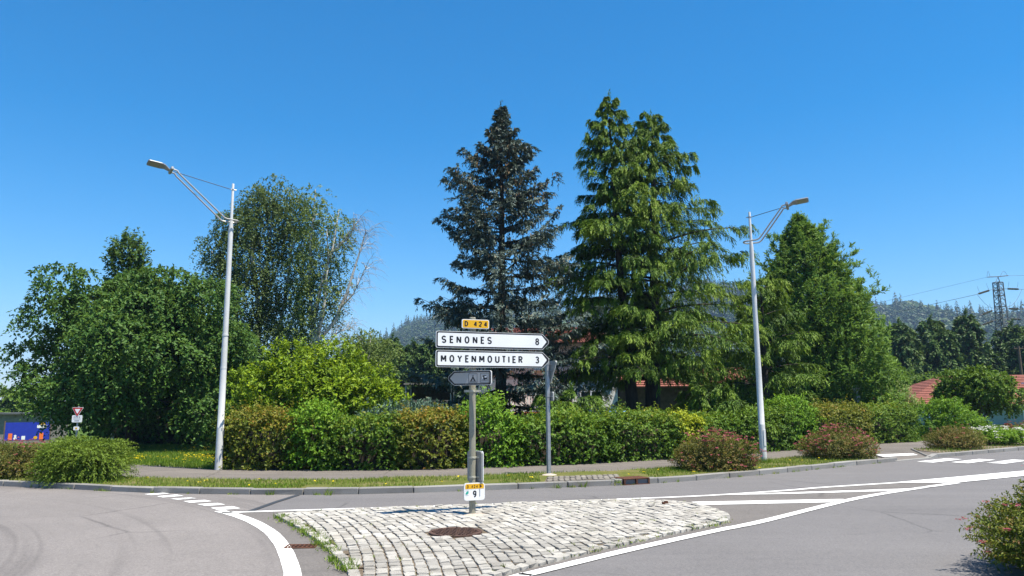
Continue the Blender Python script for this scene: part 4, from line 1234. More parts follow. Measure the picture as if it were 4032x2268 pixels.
p, d, _ = sample_blobs(bl, 5200, .6, .8, .55)
f1 = shoots(p, unit(d * .9 + rvec(len(p)) * .5 + UP * -.15), rng.uniform(.3, .85, len(p)), 12, .125, .08, 1.1, side=.9, fwd=.5, jit=.5, tint=.50 + .13 * lump(p, 1.6) + rng.normal(0, .07, len(p)), tsd=.13)
foliage('crown', [f1], M['birchleaf'], bi)
wb = MB()
stems = [[(-13.0, 38, -.1), (-13.1, 38, 3), (-12.9, 38, 6.5), (-12.7, 38, 9.5), (-12.5, 38, 12.3)], [(-13.2, 38, .2), (-13.9, 38, 4), (-14.3, 37.8, 7.5), (-14.4, 38, 11)], [(-12.9, 37.9, .5), (-12.1, 37.8, 4), (-11.6, 37.8, 7.5), (-11.3, 37.7, 10.8)],
         [(-13.2, 37.9, 3.5), (-14.6, 37.6, 6.2), (-15.2, 37.7, 9.3)], [(-12.8, 37.6, 6), (-13.3, 37.4, 9), (-13.6, 37.9, 11.9)], [(-12.2, 37.6, 3), (-11.2, 37.2, 5.2), (-10.8, 37.4, 7.2)]]
for s in stems: wb.tube(s, [.15 - .12 * k / (len(s) - 1) for k in range(len(s))], 7)
for s in stems:
    for _ in range(9):
        k = random.randrange(1, len(s)); a = Vector(s[k - 1]).lerp(Vector(s[k]), random.random()); q = a + Vector((random.uniform(-1, 1), random.uniform(-1, 1), random.uniform(.5, 1.3)))
        tubes_np(wb, [a, a.lerp(q, .5) + Vector((0, 0, .15)), q], .035, .01, 4)
wb.build('trunk', M['birch'], bi, smooth=True)

# half dead birch
db = tag(empty('birch', (0, 0, 0)), 'half dead pale birch with sparse leaves and bare white limbs', 'tree')
wd = MB(); Y = 36.0
st_ = [[(-9.6, Y, -.1), (-9.6, Y, 3), (-9.65, Y, 4.8), (-9.75, Y, 5.9)],
       [(-9.72, Y, 5.4), (-9.95, Y, 7.6), (-9.95, Y, 9.6), (-9.80, Y, 12.3)],
       [(-9.65, Y, 5.7), (-9.3, Y - .3, 7.4), (-8.75, Y - .3, 9.3), (-8.55, Y - .2, 11.2)],
       [(-9.5, Y, 4.7), (-9.1, Y - .4, 6.2), (-8.95, Y - .4, 8.6), (-9.1, Y - .3, 10.2)],
       [(-9.5, Y, 4.6), (-8.6, Y - .2, 5.6), (-8.05, Y - .2, 7.0), (-7.45, Y - .3, 9.0), (-7.15, Y - .3, 10.1)],
       [(-9.6, Y, 4.2), (-8.9, Y - .4, 4.5), (-8.35, Y - .5, 5.05), (-7.6, Y - .5, 5.3)],
       [(-9.6, Y, 4.3), (-9.0, Y - .5, 4.35), (-8.5, Y - .6, 4.2)],
       [(-8.4, Y - .2, 6.2), (-7.7, Y - .4, 6.9), (-7.1, Y - .4, 8.2)], [(-8.8, Y - .3, 9), (-8.1, Y - .3, 9.7), (-7.7, Y - .3, 10.3)]]
for i, s in enumerate(st_):
    r0_ = .22 if i == 0 else (.11 if i < 5 else .06)
    wd.tube(s, [r0_ - (r0_ * (.35 if i == 0 else .8)) * k / (len(s) - 1) for k in range(len(s))], 7)
bases = []
for i, s in enumerate(st_[1:], 1):
    for _ in range(20 if i in (4, 7, 8, 5) else 9):
        k = random.randrange(1, len(s)); a = Vector(s[k - 1]).lerp(Vector(s[k]), random.random())
        q = a + Vector((random.uniform(-.3, .9), random.uniform(-.6, .6), random.uniform(.1, .9)))
        tubes_np(wd, [a, a.lerp(q, .5) + Vector((0, 0, .12)), q], .017, .006, 4)
        if i in (4, 5, 7, 8): bases.append((q, a))
wd.build('trunk', M['birch'], db, smooth=True)
tw = MB()
for q, a in bases:                                  # fine bare twigs, arching down
    for _ in range(4):
        o = a.lerp(q, random.uniform(.4, 1)); dx, dy, L_ = random.uniform(.0, .9), random.uniform(-.5, .5), random.uniform(.5, 1.5)
        up_ = random.uniform(-.1, .6)
        tw.tube([o + Vector((dx * L_ * t, dy * L_ * t, up_ * L_ * t - .55 * L_ * t * t)) for t in (0, .33, .66, 1)], [.007, .006, .005, .004], 3, cap=False)
tw.build('bare_twigs', M['bare'], db)
bl = [(-9.9, Y, 11.6, .7), (-9.9, Y, 10.2, .8), (-10.2, Y, 8.8, .7), (-9.6, Y, 7.6, .8), (-8.7, Y, 10.3, .8), (-8.4, Y, 9.2, .6), (-9.0, Y, 8.4, .7), (-8.6, Y, 7.2, .6), (-9.9, Y, 6.3, .8), (-9.0, Y, 6.1, .6), (-10.3, Y, 5, 1.0), (-10.2, Y, 7.3, .7)]
bl = [(*b[:3], b[3] * 1.12) for b in bl]
p, d, _ = sample_blobs(bl, 1500, .9, None, .2)
f1 = shoots(p, unit(d * .5 + rvec(len(p)) * .5 + UP * -.1), rng.uniform(.3, .7, len(p)), 9, .115, .075, .7, side=.8, fwd=.5, tint=.55, tsd=.16)
foliage('crown', [f1], M['birchpale'], db)

# pale small birch further back, golden shrub tree, blue conifer
bl = satellites((-8.7, 45, 4.4), (1.5, 1.2, 1.7), 12, .5, .85) + [(-8.7, 45, 4, 1.1, 1.1, 1.5)]
broad('birch', 'small pale green birch in front of the wooded hill', 'tree', bl, 900, M['birchpale'], [(-8.7, 45, -.1), (-8.7, 45, 3), (-8.6, 45, 6)], [.1, .07, .03], ln=.6, nl=10, L=.13, W=.085, droop=.8, bark='birch', tint=.45, shell=.8, ntip=14, r0=.03)
bl = satellites((-6.2, 23.4, 1.55), (2.15, 1.3, 1.35), 26, .5, .8, .5) + [(-6.2, 23.4, 1.3, 1.9, 1.1, 1.2), (-6.9, 23.2, 2.95, .75, .7, .5), (-5.5, 23.2, 3.0, .7, .7, .5), (-8.3, 23.2, 1.9, .5, .5, .7), (-4.4, 23.2, 1.9, .8, .7, .8), (-4.3, 23, 1.1, .8, .6, .5)]
broad('golden_shrub', 'large bright golden green shrub behind the left hedge', 'shrub', bl, 4200, M['golden'], [(-6.2, 23.5, -.1), (-6.2, 23.5, .6), (-6.1, 23.5, 1.8)], [.14, .1, .04], ln=.34, nl=11, L=.125, W=.058, droop=.1, up=.75, ntip=26, r0=.03, tint=.48, tb=.25, lumpf=2.2)
bl = [(-3.2, 22.0, 1.2, .95, .8, .5), (-4.0, 21.9, 1.08, .7, .6, .38), (-2.5, 22.0, 1.2, .7, .6, .5), (-4.5, 21.8, .85, .5, .5, .4)]
broad('blue_conifer', 'low weeping blue green conifer beside the spruce', 'shrub', bl, 900, M['juniper'], [(-3.2, 22.1, -.1), (-3.2, 22.1, .5), (-3.1, 22.1, 1.1)], [.08, .06, .03], ln=.4, nl=12, L=.12, W=.03, droop=1.3, up=.35, side=.4, fwd=.9, ntip=8, r0=.03)
# low spruce skirt is the spruce itself; dark yew hedge closing the lawn
# ------------------------------------------------------------------ hedges
def hedge(label, pts, hts, depth, m, tint=.45, toptint=.25, den=165, ln=.26, L=.080, W=.052, up=.5, wild=.10, name='hedge', cat='hedge', z0=.09):
    """pts: front foot line; hts: heights along it"""
    e = tag(empty(name, (0, 0, 0)), label, cat)
    P_ = np.array(pts, float); seg = np.linalg.norm(np.diff(P_, axis=0), axis=1); cum = np.concatenate([[0], np.cumsum(seg)]); Lh = cum[-1]
    fx = lambda s: np.stack([np.interp(s, cum, P_[:, 0]), np.interp(s, cum, P_[:, 1])], 1)
    fh = lambda s: np.interp(s, np.linspace(0, Lh, len(hts)), hts)
    tan = lambda s: unit(fx(np.minimum(s + .1, Lh)) - fx(np.maximum(s - .1, 0)))
    n = int(Lh * (2 * np.mean(hts) + depth) * den)
    s = rng.uniform(0, Lh, n); u = rng.random(n)
    h = fh(s); T = tan(s); Nf = np.stack([T[:, 1], -T[:, 0]], 1)          # outward = towards the road
    tot = 2 * h + depth; q = u * tot
    front = q < h; top = (q >= h) & (q < h + depth); back = ~front & ~top
    off = np.where(front, 0, np.where(top, q - h, depth)); z = np.where(front, q, np.where(top, h, tot - q))
    # rounded shoulders and lumps
    rc = .22
    sh = np.clip((z - (h - rc)) / rc, 0, 1)
    xy = fx(s)
    lp = lump(np.stack([xy[:, 0], xy[:, 1], z], 1), 2.4, 1.0)
    inset = rng.random(n) ** 1.6 * .3
    edge = np.where(front, rc * .5 * sh ** 2, 0)
    o2 = off + edge + np.where(front, inset - .09 * lp, 0) - np.where(back, inset, 0)
    zz = z - np.where(top, inset * .7 - wild * lp, 0) - np.where(top, .12 * (np.abs(off / depth - .5) * 2) ** 3, 0) - .04 * (z < .2)
    pos = np.column_stack([xy - Nf * o2[:, None], zz + z0])
    D = np.column_stack([Nf * np.where(front, 1, np.where(top, .15, -1))[:, None], np.where(top, 1.1, up)])
    D = unit(D + rvec(n) * .55 + np.column_stack([T, np.zeros(n)]) * rng.normal(0, .35, n)[:, None])
    tt = tint + toptint * np.clip((z / h - .55) / .45, 0, 1) * rng.uniform(.3, 1, n) + .09 * lump(pos, .9, 3) + rng.normal(0, .06, n)
    lnv = ln * rng.uniform(.6, 1.2, n) * np.where(top & (rng.random(n) < .16), 2.0, 1)
    parts = [shoots(pos, D, lnv, 7, L, W, .25, side=.95, fwd=.55, tint=tt, tsd=.12, tipbright=.12)]
    # the two ends
    for se, sg in ((0.0, -1), (Lh, 1)):
        k = int(fh(np.array([se]))[0] * depth * den)
        o3 = rng.uniform(0, depth, k); z3 = rng.uniform(0, fh(np.array([se]))[0], k); s3 = np.full(k, se)
        T3 = tan(s3); N3 = np.stack([T3[:, 1], -T3[:, 0]], 1)
        p3 = np.column_stack([fx(s3) - N3 * o3[:, None] - sg * T3 * (rng.random(k) ** 2 * .2)[:, None], z3 + z0])
        parts.append(shoots(p3, unit(np.column_stack([T3 * sg, np.full(k, .4)]) + rvec(k) * .5), ln, 7, L, W, .25, tint=tint, tsd=.14))
    foliage('foliage', parts, m, e)
    # solid twig-brown core, added inside to block light through the leaves
    ss = np.linspace(.12, Lh - .12, max(3, int(Lh / .3))); xy = fx(ss); T = tan(ss); Nn = np.stack([T[:, 1], -T[:, 0]], 1); hh = fh(ss)
    V = []; prof = [(.36, .0), (.38, .5), (.45, .74), (.52, .78), (.62, .74), (.68, .5), (.68, .0)]
    for f, g_ in prof:
        V.append(np.column_stack([xy - Nn * (f * depth)[..., None] if np.ndim(f) else xy - Nn * f * depth, z0 - .05 + hh * g_ * .96]))
    V = np.concatenate(V); V += rng.normal(0, .025, V.shape); k = len(ss)
    F = np.array([(j * k + i, j * k + i + 1, (j + 1) * k + i + 1, (j + 1) * k + i) for j in range(len(prof) - 1) for i in range(k - 1)])
    link('branches', np_mesh('branches', V, F, M['twig']), e)  # the added light-blocking core
    return e

hedge('coppery green hedge beside the left lamp post', [(-7.28, 18.78), (-6.19, 18.52), (-5.3, 18.36)], [1.25, 1.30, 1.22], 1.15, M['hedge_a'], .46, .30, wild=.14, ln=.30)
hedge('bright green shrubby stretch of hedge, right of the coppery left end', [(-5.35, 18.34), (-4.5, 18.22)], [1.38, 1.50, 1.2], 1.1, M['lime'], .45, .2, wild=.22, ln=.32)
hedge('olive green hedge stretch with spiky tops, left of the tall sign post', [(-4.55, 18.24), (-3.4, 18.20), (-2.75, 18.22)], [1.10, 1.14, 1.10], 1.1, M['hedge_c'], .42, .25)
hedge('reddish topped hedge stretch directly behind the tall sign post', [(-2.8, 18.22), (-1.94, 18.25), (-1.1, 18.7)], [1.22, 1.30, 1.24], 1.1, M['hedge_a'], .48, .34, wild=.15)
hedge('tall light green hedge shrub just right of the tall sign post', [(-1.05, 18.68), (-.5, 18.82), (.12, 18.98)], [1.30, 1.62, 1.05], 1.1, M['lime'], .46, .2, wild=.25, ln=.36, L=.095, W=.045)
hedge('clipped green hedge behind the thin galvanised sign post', [(.10, 19.0), (1.0, 19.3), (1.81, 19.55), (2.7, 20.05)], [1.02, 1.10, 1.12, 1.14], 1.15, M['hedge_b'], .45, .30, L=.085, W=.055)
hedge('green hedge stretch with reddish tips behind the pink flowering bush', [(2.68, 20.05), (3.98, 20.8), (4.7, 21.3)], [1.14, 1.18, 1.15], 1.15, M['hedge_c'], .44, .36)
hedge('bright yellow shrub growing in the hedge', [(4.70, 21.30), (5.45, 21.85)], [1.05, 1.22, 1.0], 1.0, M['yellowleaf'], .5, .2, wild=.2)
hedge('green hedge stretch to the left of the right lamp post', [(5.45, 21.9), (6.4, 22.6), (7.2, 23.2)], [1.05, 1.12, 1.12], 1.1, M['hedge_b'], .42, .3)
hedge('green hedge just right of the right lamp post', [(7.2, 23.2), (7.9, 23.75), (9.0, 24.5)], [1.12, 1.22, 1.25], 1.1, M['hedge_b'], .42, .3)
hedge('tall fresh green hedge shrub right of the lamp post hedge', [(9.0, 24.55), (9.7, 25.0), (10.3, 25.4)], [1.35, 1.62, 1.25], 1.1, M['lime'], .40, .25, wild=.2, L=.09, W=.05)
hedge('yellowish hedge stretch under the distant small sign', [(10.3, 25.4), (11.6, 26.4), (12.9, 27.4)], [1.25, 1.32, 1.28], 1.1, M['hedge_a'], .46, .20, wild=.15)
hedge('feathery green far end of the hedge before the crossing', [(12.9, 27.45), (14.2, 28.25), (15.4, 28.95)], [1.25, 1.30, 1.2], 1.1, M['hedge_c'], .45, .25, wild=.12)
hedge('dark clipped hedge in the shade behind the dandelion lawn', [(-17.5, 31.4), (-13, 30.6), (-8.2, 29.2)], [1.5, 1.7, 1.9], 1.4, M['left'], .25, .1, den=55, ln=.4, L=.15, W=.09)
# wispy privet shoots above the hedge
p = np.column_stack([rng.uniform(2.1, 3.15, 120), rng.uniform(20.9, 21.5, 120), rng.uniform(.5, 1.0, 120)])
e = tag(empty('privet', (0, 0, 0)), 'wispy upright privet shoots above the clipped hedge near the cedar trunks', 'shrub')
foliage('foliage', [shoots(p, UP + rvec(120) * .22, rng.uniform(.5, .85, 120), 16, .07, .03, 0, side=.8, fwd=.6, tint=.5, upb=.5)], M['hedge_b'], e)
mb = MB()
for q in p[:30]: mb.tube([tuple(q - UP * (q[2] - .05)), tuple(q + UP * .4)], .008, 3)
mb.build('stems', M['twig'], e)

# ------------------------------------------------------------------ flowering bushes
def dome(label, c, rad, m, nsh, ln=.3, nl=10, L=.05, W=.022, tint=.45, flowers=None, nfl=0, name='spirea_bush', cat='bush', droop=.25, up=.9, fsz=.052, side=.8, fwd=.6, group=None, spread=.35, tb=.35, zlow=-.15):
    e = tag(empty(name, (0, 0, 0)), label, cat, group)
    n = nsh
    d = rvec(n * 3); d = d[d[:, 2] > zlow][:n]; n = len(d)
    f = 1 - .6 * rng.random(n) ** 1.6
    f *= 1 + .22 * lump(d, 2.6, c[0])
    p = np.array(c) + d * np.array(rad) * f[:, None] * np.array([1, 1, 1])
    p[:, 2] = np.maximum(p[:, 2], .04)
    dd = unit(d * np.array([1, 1, .6]) + UP * up + rvec(n) * spread)
    l_ = ln * rng.uniform(.6, 1.2, n)
    p0 = p - dd * l_[:, None] * .65
    tt = tint + .12 * lump(p, 3.0) + rng.normal(0, .06, n)
    fo = [shoots(p0, dd, l_, nl, L, W, droop, side=side, fwd=fwd, tint=tt, tsd=.13, tipbright=tb)]
    foliage('foliage', fo, m, e)
    mb = MB()
    for i in range(min(70, n)):
        b = np.array([c[0], c[1], .02]) + np.array([d[i, 0] * rad[0] * .25, d[i, 1] * rad[1] * .25, 0])
        q = p0[i]
        mb.tube([tuple(b), tuple((b + q) / 2 + UP * .08), tuple(q)], [.010, .007, .004], 3, cap=False)
    mb.build('stems', M['twig'], e)
    if flowers and nfl:
        k = rng.choice(n, nfl, p=(f ** 6 * np.exp(2.2 * lump(p, 4.0, 2.0))) / (f ** 6 * np.exp(2.2 * lump(p, 4.0, 2.0))).sum())
        tp = p0[k] + dd[k] * (l_[k] * 1.0)[:, None] + UP * .01
        ptl = 9
        cc = np.repeat(tp, ptl, 0) + rng.normal(0, fsz * .38, (nfl * ptl, 3)) * np.array([1, 1, .35])
        D = rvec(nfl * ptl); D[:, 2] = np.abs(D[:, 2]) * .35
        foliage('flowers', [leaves(cc - D * fsz * .3, D, UP + rvec(len(cc)) * .4, fsz * .75, fsz * .6, np.clip(np.repeat(rng.random(nfl), ptl) * .7 + rng.random(nfl * ptl) * .3, 0, 1), .1, .05)], M[flowers], e, kind='stuff')
    return e
dome('pink flowering bush on the kerb, left of the right lamp post', (4.68, 17.75, .42), (1.0, .75, .48), M['spirea'], 2100, zlow=-.6, flowers='pink', nfl=230)
dome('pink flowering bush on the kerb, right of the right lamp post', (8.95, 20.95, .42), (1.05, .78, .46), M['spirea'], 2100, zlow=-.6, flowers='pink', nfl=230)
dome('reddish brown bush at the crossing ramp, hardly any flowers', (14.35, 24.6, .38), (.9, .75, .40), M['spirea'], 1500, zlow=-.6, flowers='pink', nfl=14, tint=.5)
dome('tall pink flowering bush at the left edge beside the feathery bush', (-11.45, 17.0, .40), (1.5, .85, .48), M['spirea'], 2600, zlow=-.5, flowers='pink', nfl=260, tint=.44)
dome('pink flowering bush at the far left corner of the kerb', (-13.9, 17.8, .45), (1.4, .8, .52), M['spirea'], 1500, flowers='pink', nfl=150, tint=.4)
dome('feathery olive green bush hanging over the kerb', (-9.15, 16.2, .56), (.95, .78, .52), M['yew'], 2900, zlow=-.85, ln=.42, nl=16, L=.05, W=.018, tint=.48, name='feathery_bush', droop=.45, up=.35, side=.6, fwd=.75, tb=.2)
dome('low light green bush with white flowers on the right kerb', (16.9, 26.6, .30), (1.3, .75, .36), M['lime'], 1000, L=.085, W=.04, nl=8, flowers='whiteflower', nfl=130, name='white_flower_bush', fsz=.075, tint=.6)
dome('second low bush with white flowers at the right edge', (19.2, 28.1, .30), (1.3, .75, .36), M['lime'], 900, L=.085, W=.04, nl=8, flowers='whiteflower', nfl=50, name='white_flower_bush', fsz=.05, tint=.6)
dome('brownish bush behind the white flowers at the right edge', (20.6, 29.9, .36), (1.1, .8, .45), M['spirea'], 800, flowers='pink', nfl=30, tint=.5)
dome('big near bush with pink flower heads in the right bottom corner', (5.42, 7.35, .34), (.95, .8, .55), M['spireagreen'], 2400, zlow=-.5, ln=.32, nl=15, L=.042, W=.017, flowers='pink', nfl=120, fsz=.040, tint=.58, up=.7, spread=.5)


# round garden tree and shrubs at the right
bl = satellites((21.2, 34.2, 1.98), (1.25, 1.1, .78), 22, .42, .62) + [(21.2, 34.2, 2.0, 1.1, 1.0, .8)]
broad('garden_tree', 'small round garden tree with crooked trunk on the right lawn', 'tree', bl, 2000, M['garden'], [(21.15, 34.2, -.1), (21.1, 34.2, .55), (21.2, 34.2, .95), (21.25, 34.2, 1.9)], [.10, .075, .065, .03], ln=.32, nl=10, L=.135, W=.085, droop=.5, ntip=22, r0=.04, bark='greybark')
bl = satellites((18.75, 36.4, 1.35), (.5, .5, .8), 8, .3, .45)
broad('variegated_shrub', 'cream variegated shrub between the pine and the red tiled roof', 'shrub', bl, 420, M['variegated'], [(18.7, 36.4, -.1), (18.7, 36.4, .6), (18.7, 36.4, 1.6)], [.07, .05, .02], ln=.35, nl=9, L=.12, W=.05, droop=.0, up=.9, ntip=8, r0=.02)
bl = satellites((31.5, 59.0, 2.0), (3.0, 1.3, 1.5), 16, .8, 1.2) + [(31.5, 59, 1.5, 2.8, 1.2, 1.6), (35.5, 60, 2.0, 2.4, 1.2, 1.7)]
broad('shrub', 'tall dark green laurel shrub left of the red tiled roof', 'shrub', bl, 1100, M['garden'], [(31.6, 59, -.6), (31.6, 59, .8), (31.6, 59, 2.2)], [.14, .10, .03], ln=.5, nl=9, L=.25, W=.13, droop=.0, up=.8, ntip=8, r0=.03, tint=.42)
bl = [(17.6, 31.8, .75, .8, .7, .8), (18.5, 32.0, .85, .9, .7, .75), (19.4, 32.2, .5, .8, .6, .5), (18.0, 31.4, 1.1, .6, .5, .5), (19.9, 32.6, .35, .6, .5, .35)]
broad('shrub', 'fresh green rounded shrub at the right end of the hedge', 'shrub', bl, 900, M['lime'], [(18.3, 31.9, -.05), (18.3, 31.9, .3), (18.3, 31.9, .8)], [.08, .06, .03], ln=.32, nl=10, L=.11, W=.05, droop=.2, up=.5, ntip=8, r0=.02)

# conifers in a row beyond the right houses and behind the left shrubs
FARP = []
for v in range(4):
    H = [9.8, 9.2, 10.4, 8.6][v]; wd = MB(); tk = axis(0, 0, .1 * (v - 1), 0, H)
    c, _ = conifer(tk, H, lambda t: 2.9 * (1 - t) ** .62 + .15, .4, 80, 13, 5, 6, .34, .16, FAR, .45, lambda a, t: 1 + .2 * math.sin(2 * a + 7 * t + v), wd)
    FARP.append((np_mesh('crown', *c[:2], M['farcon'], c[2]), (wd.tube([(0, 0, -.3), (.05, 0, H * .6), (.1 * (v - 1), 0, H * .95)], [.24, .14, .03], 6), wd)[1].mesh('trunk', M['bark'])))
def far_conifer(x, y, z, v, s, rz, label, group):
    e = tag(empty('conifer', (x, y, z), rz), label, 'tree', group)
    e.scale = (s, s, s)
    link('crown', FARP[v][0], e); link('trunk', FARP[v][1], e)
ordn = ['first', 'second', 'third', 'fourth', 'fifth', 'sixth', 'seventh', 'eighth', 'ninth', 'tenth', 'eleventh', 'twelfth', 'thirteenth', 'fourteenth']
row = [(36.0, 76, 1.12), (38.2, 73, 1.0), (40.4, 77, 1.2), (42.2, 73, .98), (44.0, 78, 1.22), (46.0, 75, 1.10), (48.2, 79, 1.08), (50.5, 74, .92), (52.5, 78, 1.15), (55.0, 76, 1.05), (58.0, 80, 1.2), (33.0, 80, 1.15)]
row = sorted(row)
for i, (x, y, s) in enumerate(row):
    far_conifer(x, y, -1.3, i % 4, s, i * 1.3, 'dark conifer in the row behind the red tiled roof, %s from the pine' % ordn[i], 'dark conifers behind the right houses')
rowl = [(-12.6, 72, .90), (-11.0, 68, .82), (-9.4, 71, .95), (-7.8, 69, .84), (-6.3, 73, .95), (-4.7, 70, .88), (-2.8, 73, .95)]
for i, (x, y, s) in enumerate(rowl):
    far_conifer(x, y, -.9, (i + 1) % 4, s, i * 2.1, 'dark conifer behind the golden shrub, %s from the pale birch' % ordn[i], 'dark conifers behind the golden shrub')
rowm = [(9.5, 60, 1.0), (12.5, 64, .9), (17.5, 62, .85), (20.0, 66, .75), (24, 70, .72), (28, 74, .8)]
for i, (x, y, s) in enumerate(rowm):
    far_conifer(x, y, -.7, (i + 2) % 4, s * .8, i * 1.1, 'dark conifer glimpsed behind the cedar and the pine, %s from the cedar' % ordn[i], 'dark conifers behind the cedar')
# leafy trees at the far left, behind the wide tree
for i, (x, y, r_, h, lab) in enumerate([(-47.5, 72, 3.0, 4.2, 'bushy green tree at the left edge behind the grey shed'), (-52, 66, 3.2, 3.6, 'fresh green tree at the left picture edge'), (-41, 84, 3.6, 5.6, 'taller rounded tree at the far left horizon'),
                                        (-30, 62, 3.2, 3.6, 'dark rounded tree behind the give way sign with the red border'), (-23, 56, 3.0, 4.0, 'dark leafy tree seen through the gaps of the wide left tree'), (-17.5, 52, 2.8, 4.2, 'leafy tree between the wide left tree and the weeping birch')]):
    bl = satellites((x, y, h * .55 - 1.2), (r_, r_ * .8, h * .5), 14, r_ * .32, r_ * .5) + [(x, y, h * .5 - 1.2, r_ * .8, r_ * .7, h * .5)]
    broad('leafy_tree', lab, 'tree', bl, 800, M['garden'] if i % 2 == 0 else M['left'], [(x, y, -1.6), (x, y, 0), (x, y, h * .6 - 1.2)], [.2, .15, .06], ln=.7, nl=9, L=.36, W=.2, droop=.4, ntip=8, zmin=-1.5, group='leafy trees at the far left')
# ------------------------------------------------------------------ lettering
def _arc(cx, cy, rx, ry, a0, a1, n=14):
    return [(cx + rx * math.cos(R(a0 + (a1 - a0) * k / n)), cy + ry * math.sin(R(a0 + (a1 - a0) * k / n))) for k in range(n + 1)]
_ST = {   # centre lines of the letters in a box of height 1 (width, strokes)
 'S': (.50, [_arc(.25, .74, .25, .26, 25, 270) + _arc(.25, .24, .25, .24, 90, -155)]),
 'E': (.42, [[(.42, 1), (0, 1), (0, 0), (.42, 0)], [(0, .52), (.36, .52)]]),
 'N': (.52, [[(0, 0), (0, 1)], [(.01, 1), (.51, 0)], [(.52, 0), (.52, 1)]]),
 'O': (.54, [_arc(.27, .5, .27, .5, 90, 450, 28)]),
 'M': (.62, [[(0, 0), (0, 1)], [(.02, 1), (.31, .28)], [(.31, .28), (.60, 1)], [(.62, 1), (.62, 0)]]),
 'Y': (.54, [[(0, 1), (.27, .48), (.54, 1)], [(.27, .48), (.27, 0)]]),
 'U': (.50, [[(0, 1), (0, .28)] + _arc(.25, .27, .25, .27, 180, 360) + [(.5, .28), (.5, 1)]]),
 'T': (.48, [[(0, 1), (.48, 1)], [(.24, 1), (.24, 0)]]),
 'I': (.02, [[(.01, 0), (.01, 1)]]),
 'R': (.46, [[(0, 0), (0, 1), (.24, 1)] + _arc(.24, .76, .22, .24, 90, -90) + [(0, .52)], [(.22, .52), (.46, 0)]]),
 'D': (.50, [[(0, 0), (0, 1), (.18, 1)] + _arc(.18, .5, .32, .5, 90, -90) + [(0, 0)]]),
 '4': (.50, [[(.37, 0), (.37, 1)], [(.36, 1), (.01, .27)], [(0, .26), (.50, .26)]]),
 '2': (.46, [_arc(.23, .74, .23, .26, 165, -20) + [(.40, .52), (.02, .02)], [(0, 0), (.47, 0)]]),
 '8': (.48, [_arc(.24, .76, .21, .24, 90, 450, 20), _arc(.24, .27, .24, .27, 90, 450, 20)]),
 '3': (.46, [_arc(.21, .76, .22, .24, 155, -80) + _arc(.21, .27, .24, .27, 80, -155)]),
 '9': (.48, [_arc(.24, .70, .24, .30, 0, 360, 20) + [(.475, .50)] + _arc(.20, .30, .27, .30, 20, -110)]),
}
def glyph(ch, wt):
    """flat letter from strokes of weight wt"""
    w_, strokes = _ST[ch]
    V, F = [], []
    for st_ in strokes:
        n = len(st_); o = len(V)
        for i, p in enumerate(st_):
            P_ = Vector(p)
            a = (P_ - Vector(st_[i - 1])).normalized() if i else (Vector(st_[1]) - P_).normalized()
            b = (Vector(st_[i + 1]) - P_).normalized() if i < n - 1 else a
            if i == 0 and (Vector(st_[0]) - Vector(st_[-1])).length < 1e-4: a = (P_ - Vector(st_[-2])).normalized()
            if i == n - 1 and (Vector(st_[0]) - Vector(st_[-1])).length < 1e-4: b = (Vector(st_[1]) - P_).normalized()
            t = (a + b).normalized() if (a + b).length > 1e-3 else a
            nn = Vector((-t.y, t.x)); k = min(1.7, 1 / max(.35, nn.dot(Vector((-a.y, a.x)))))
            e = wt / 2 if (i == 0 or i == n - 1) else 0
            V += [tuple(P_ + nn * wt / 2 * k), tuple(P_ - nn * wt / 2 * k)]
        F += [(o + 2 * i, o + 2 * i + 1, o + 2 * i + 3, o + 2 * i + 2) for i in range(n - 1)]
    V = [(x * (1 - wt * .5) + wt / 2, y * (1 - wt) + wt / 2) for x, y in V]
    x0 = min(v[0] for v in V); x1 = max(v[0] for v in V)
    return (V, F, x0, x1, 0.0, 1.0)
def lettering(parent, s, x0, x1, zc, h, y, m, bold=.225, name='lettering', wide=1.0, t=.0015):
    """letters of cap height h spread evenly from x0 to x1"""
    gl = [glyph(c, bold) if c != ' ' else None for c in s]
    cap = (0, 0, 0, 0, 0.0, 1.0); k = h / (cap[5] - cap[4])
    ws = [(g[3] - g[2]) * k * wide if g else h * .28 for g in gl]
    gap = (x1 - x0 - sum(ws)) / max(1, len(s) - 1)
    mb = MB(); x = x0
    for g, wd in zip(gl, ws):
        if g:
            V, F, a0, a1, b0, b1 = g
            vs = [(x + (vx - a0) * k * wide, y, zc - h / 2 + (vy - cap[4]) * k) for vx, vy in V]
            mb.add(vs, F)
            n = len(vs)
        x += wd + gap
    me = mb.mesh(name, m)
    return link(name, me, parent)

def fluted_post(name, h, r_, m, parent, seg=32):
    mb = MB(); mb.lathe([(r_, -.06), (r_, h - .01), (r_ * .9, h)], seg, flute=.09)
    return mb.build(name, m, parent)

def point_panel(x0, xs_, xt, z0, z1, rc, rt):
    """pointed to the right: square end at x0, shoulder at xs_, tip at xt"""
    zc = (z0 + z1) / 2
    return fillet([(x0, z0), (xs_, z0), (xt, zc), (xs_, z1), (x0, z1)], [rc, rc, rt, rc, rc], 5)

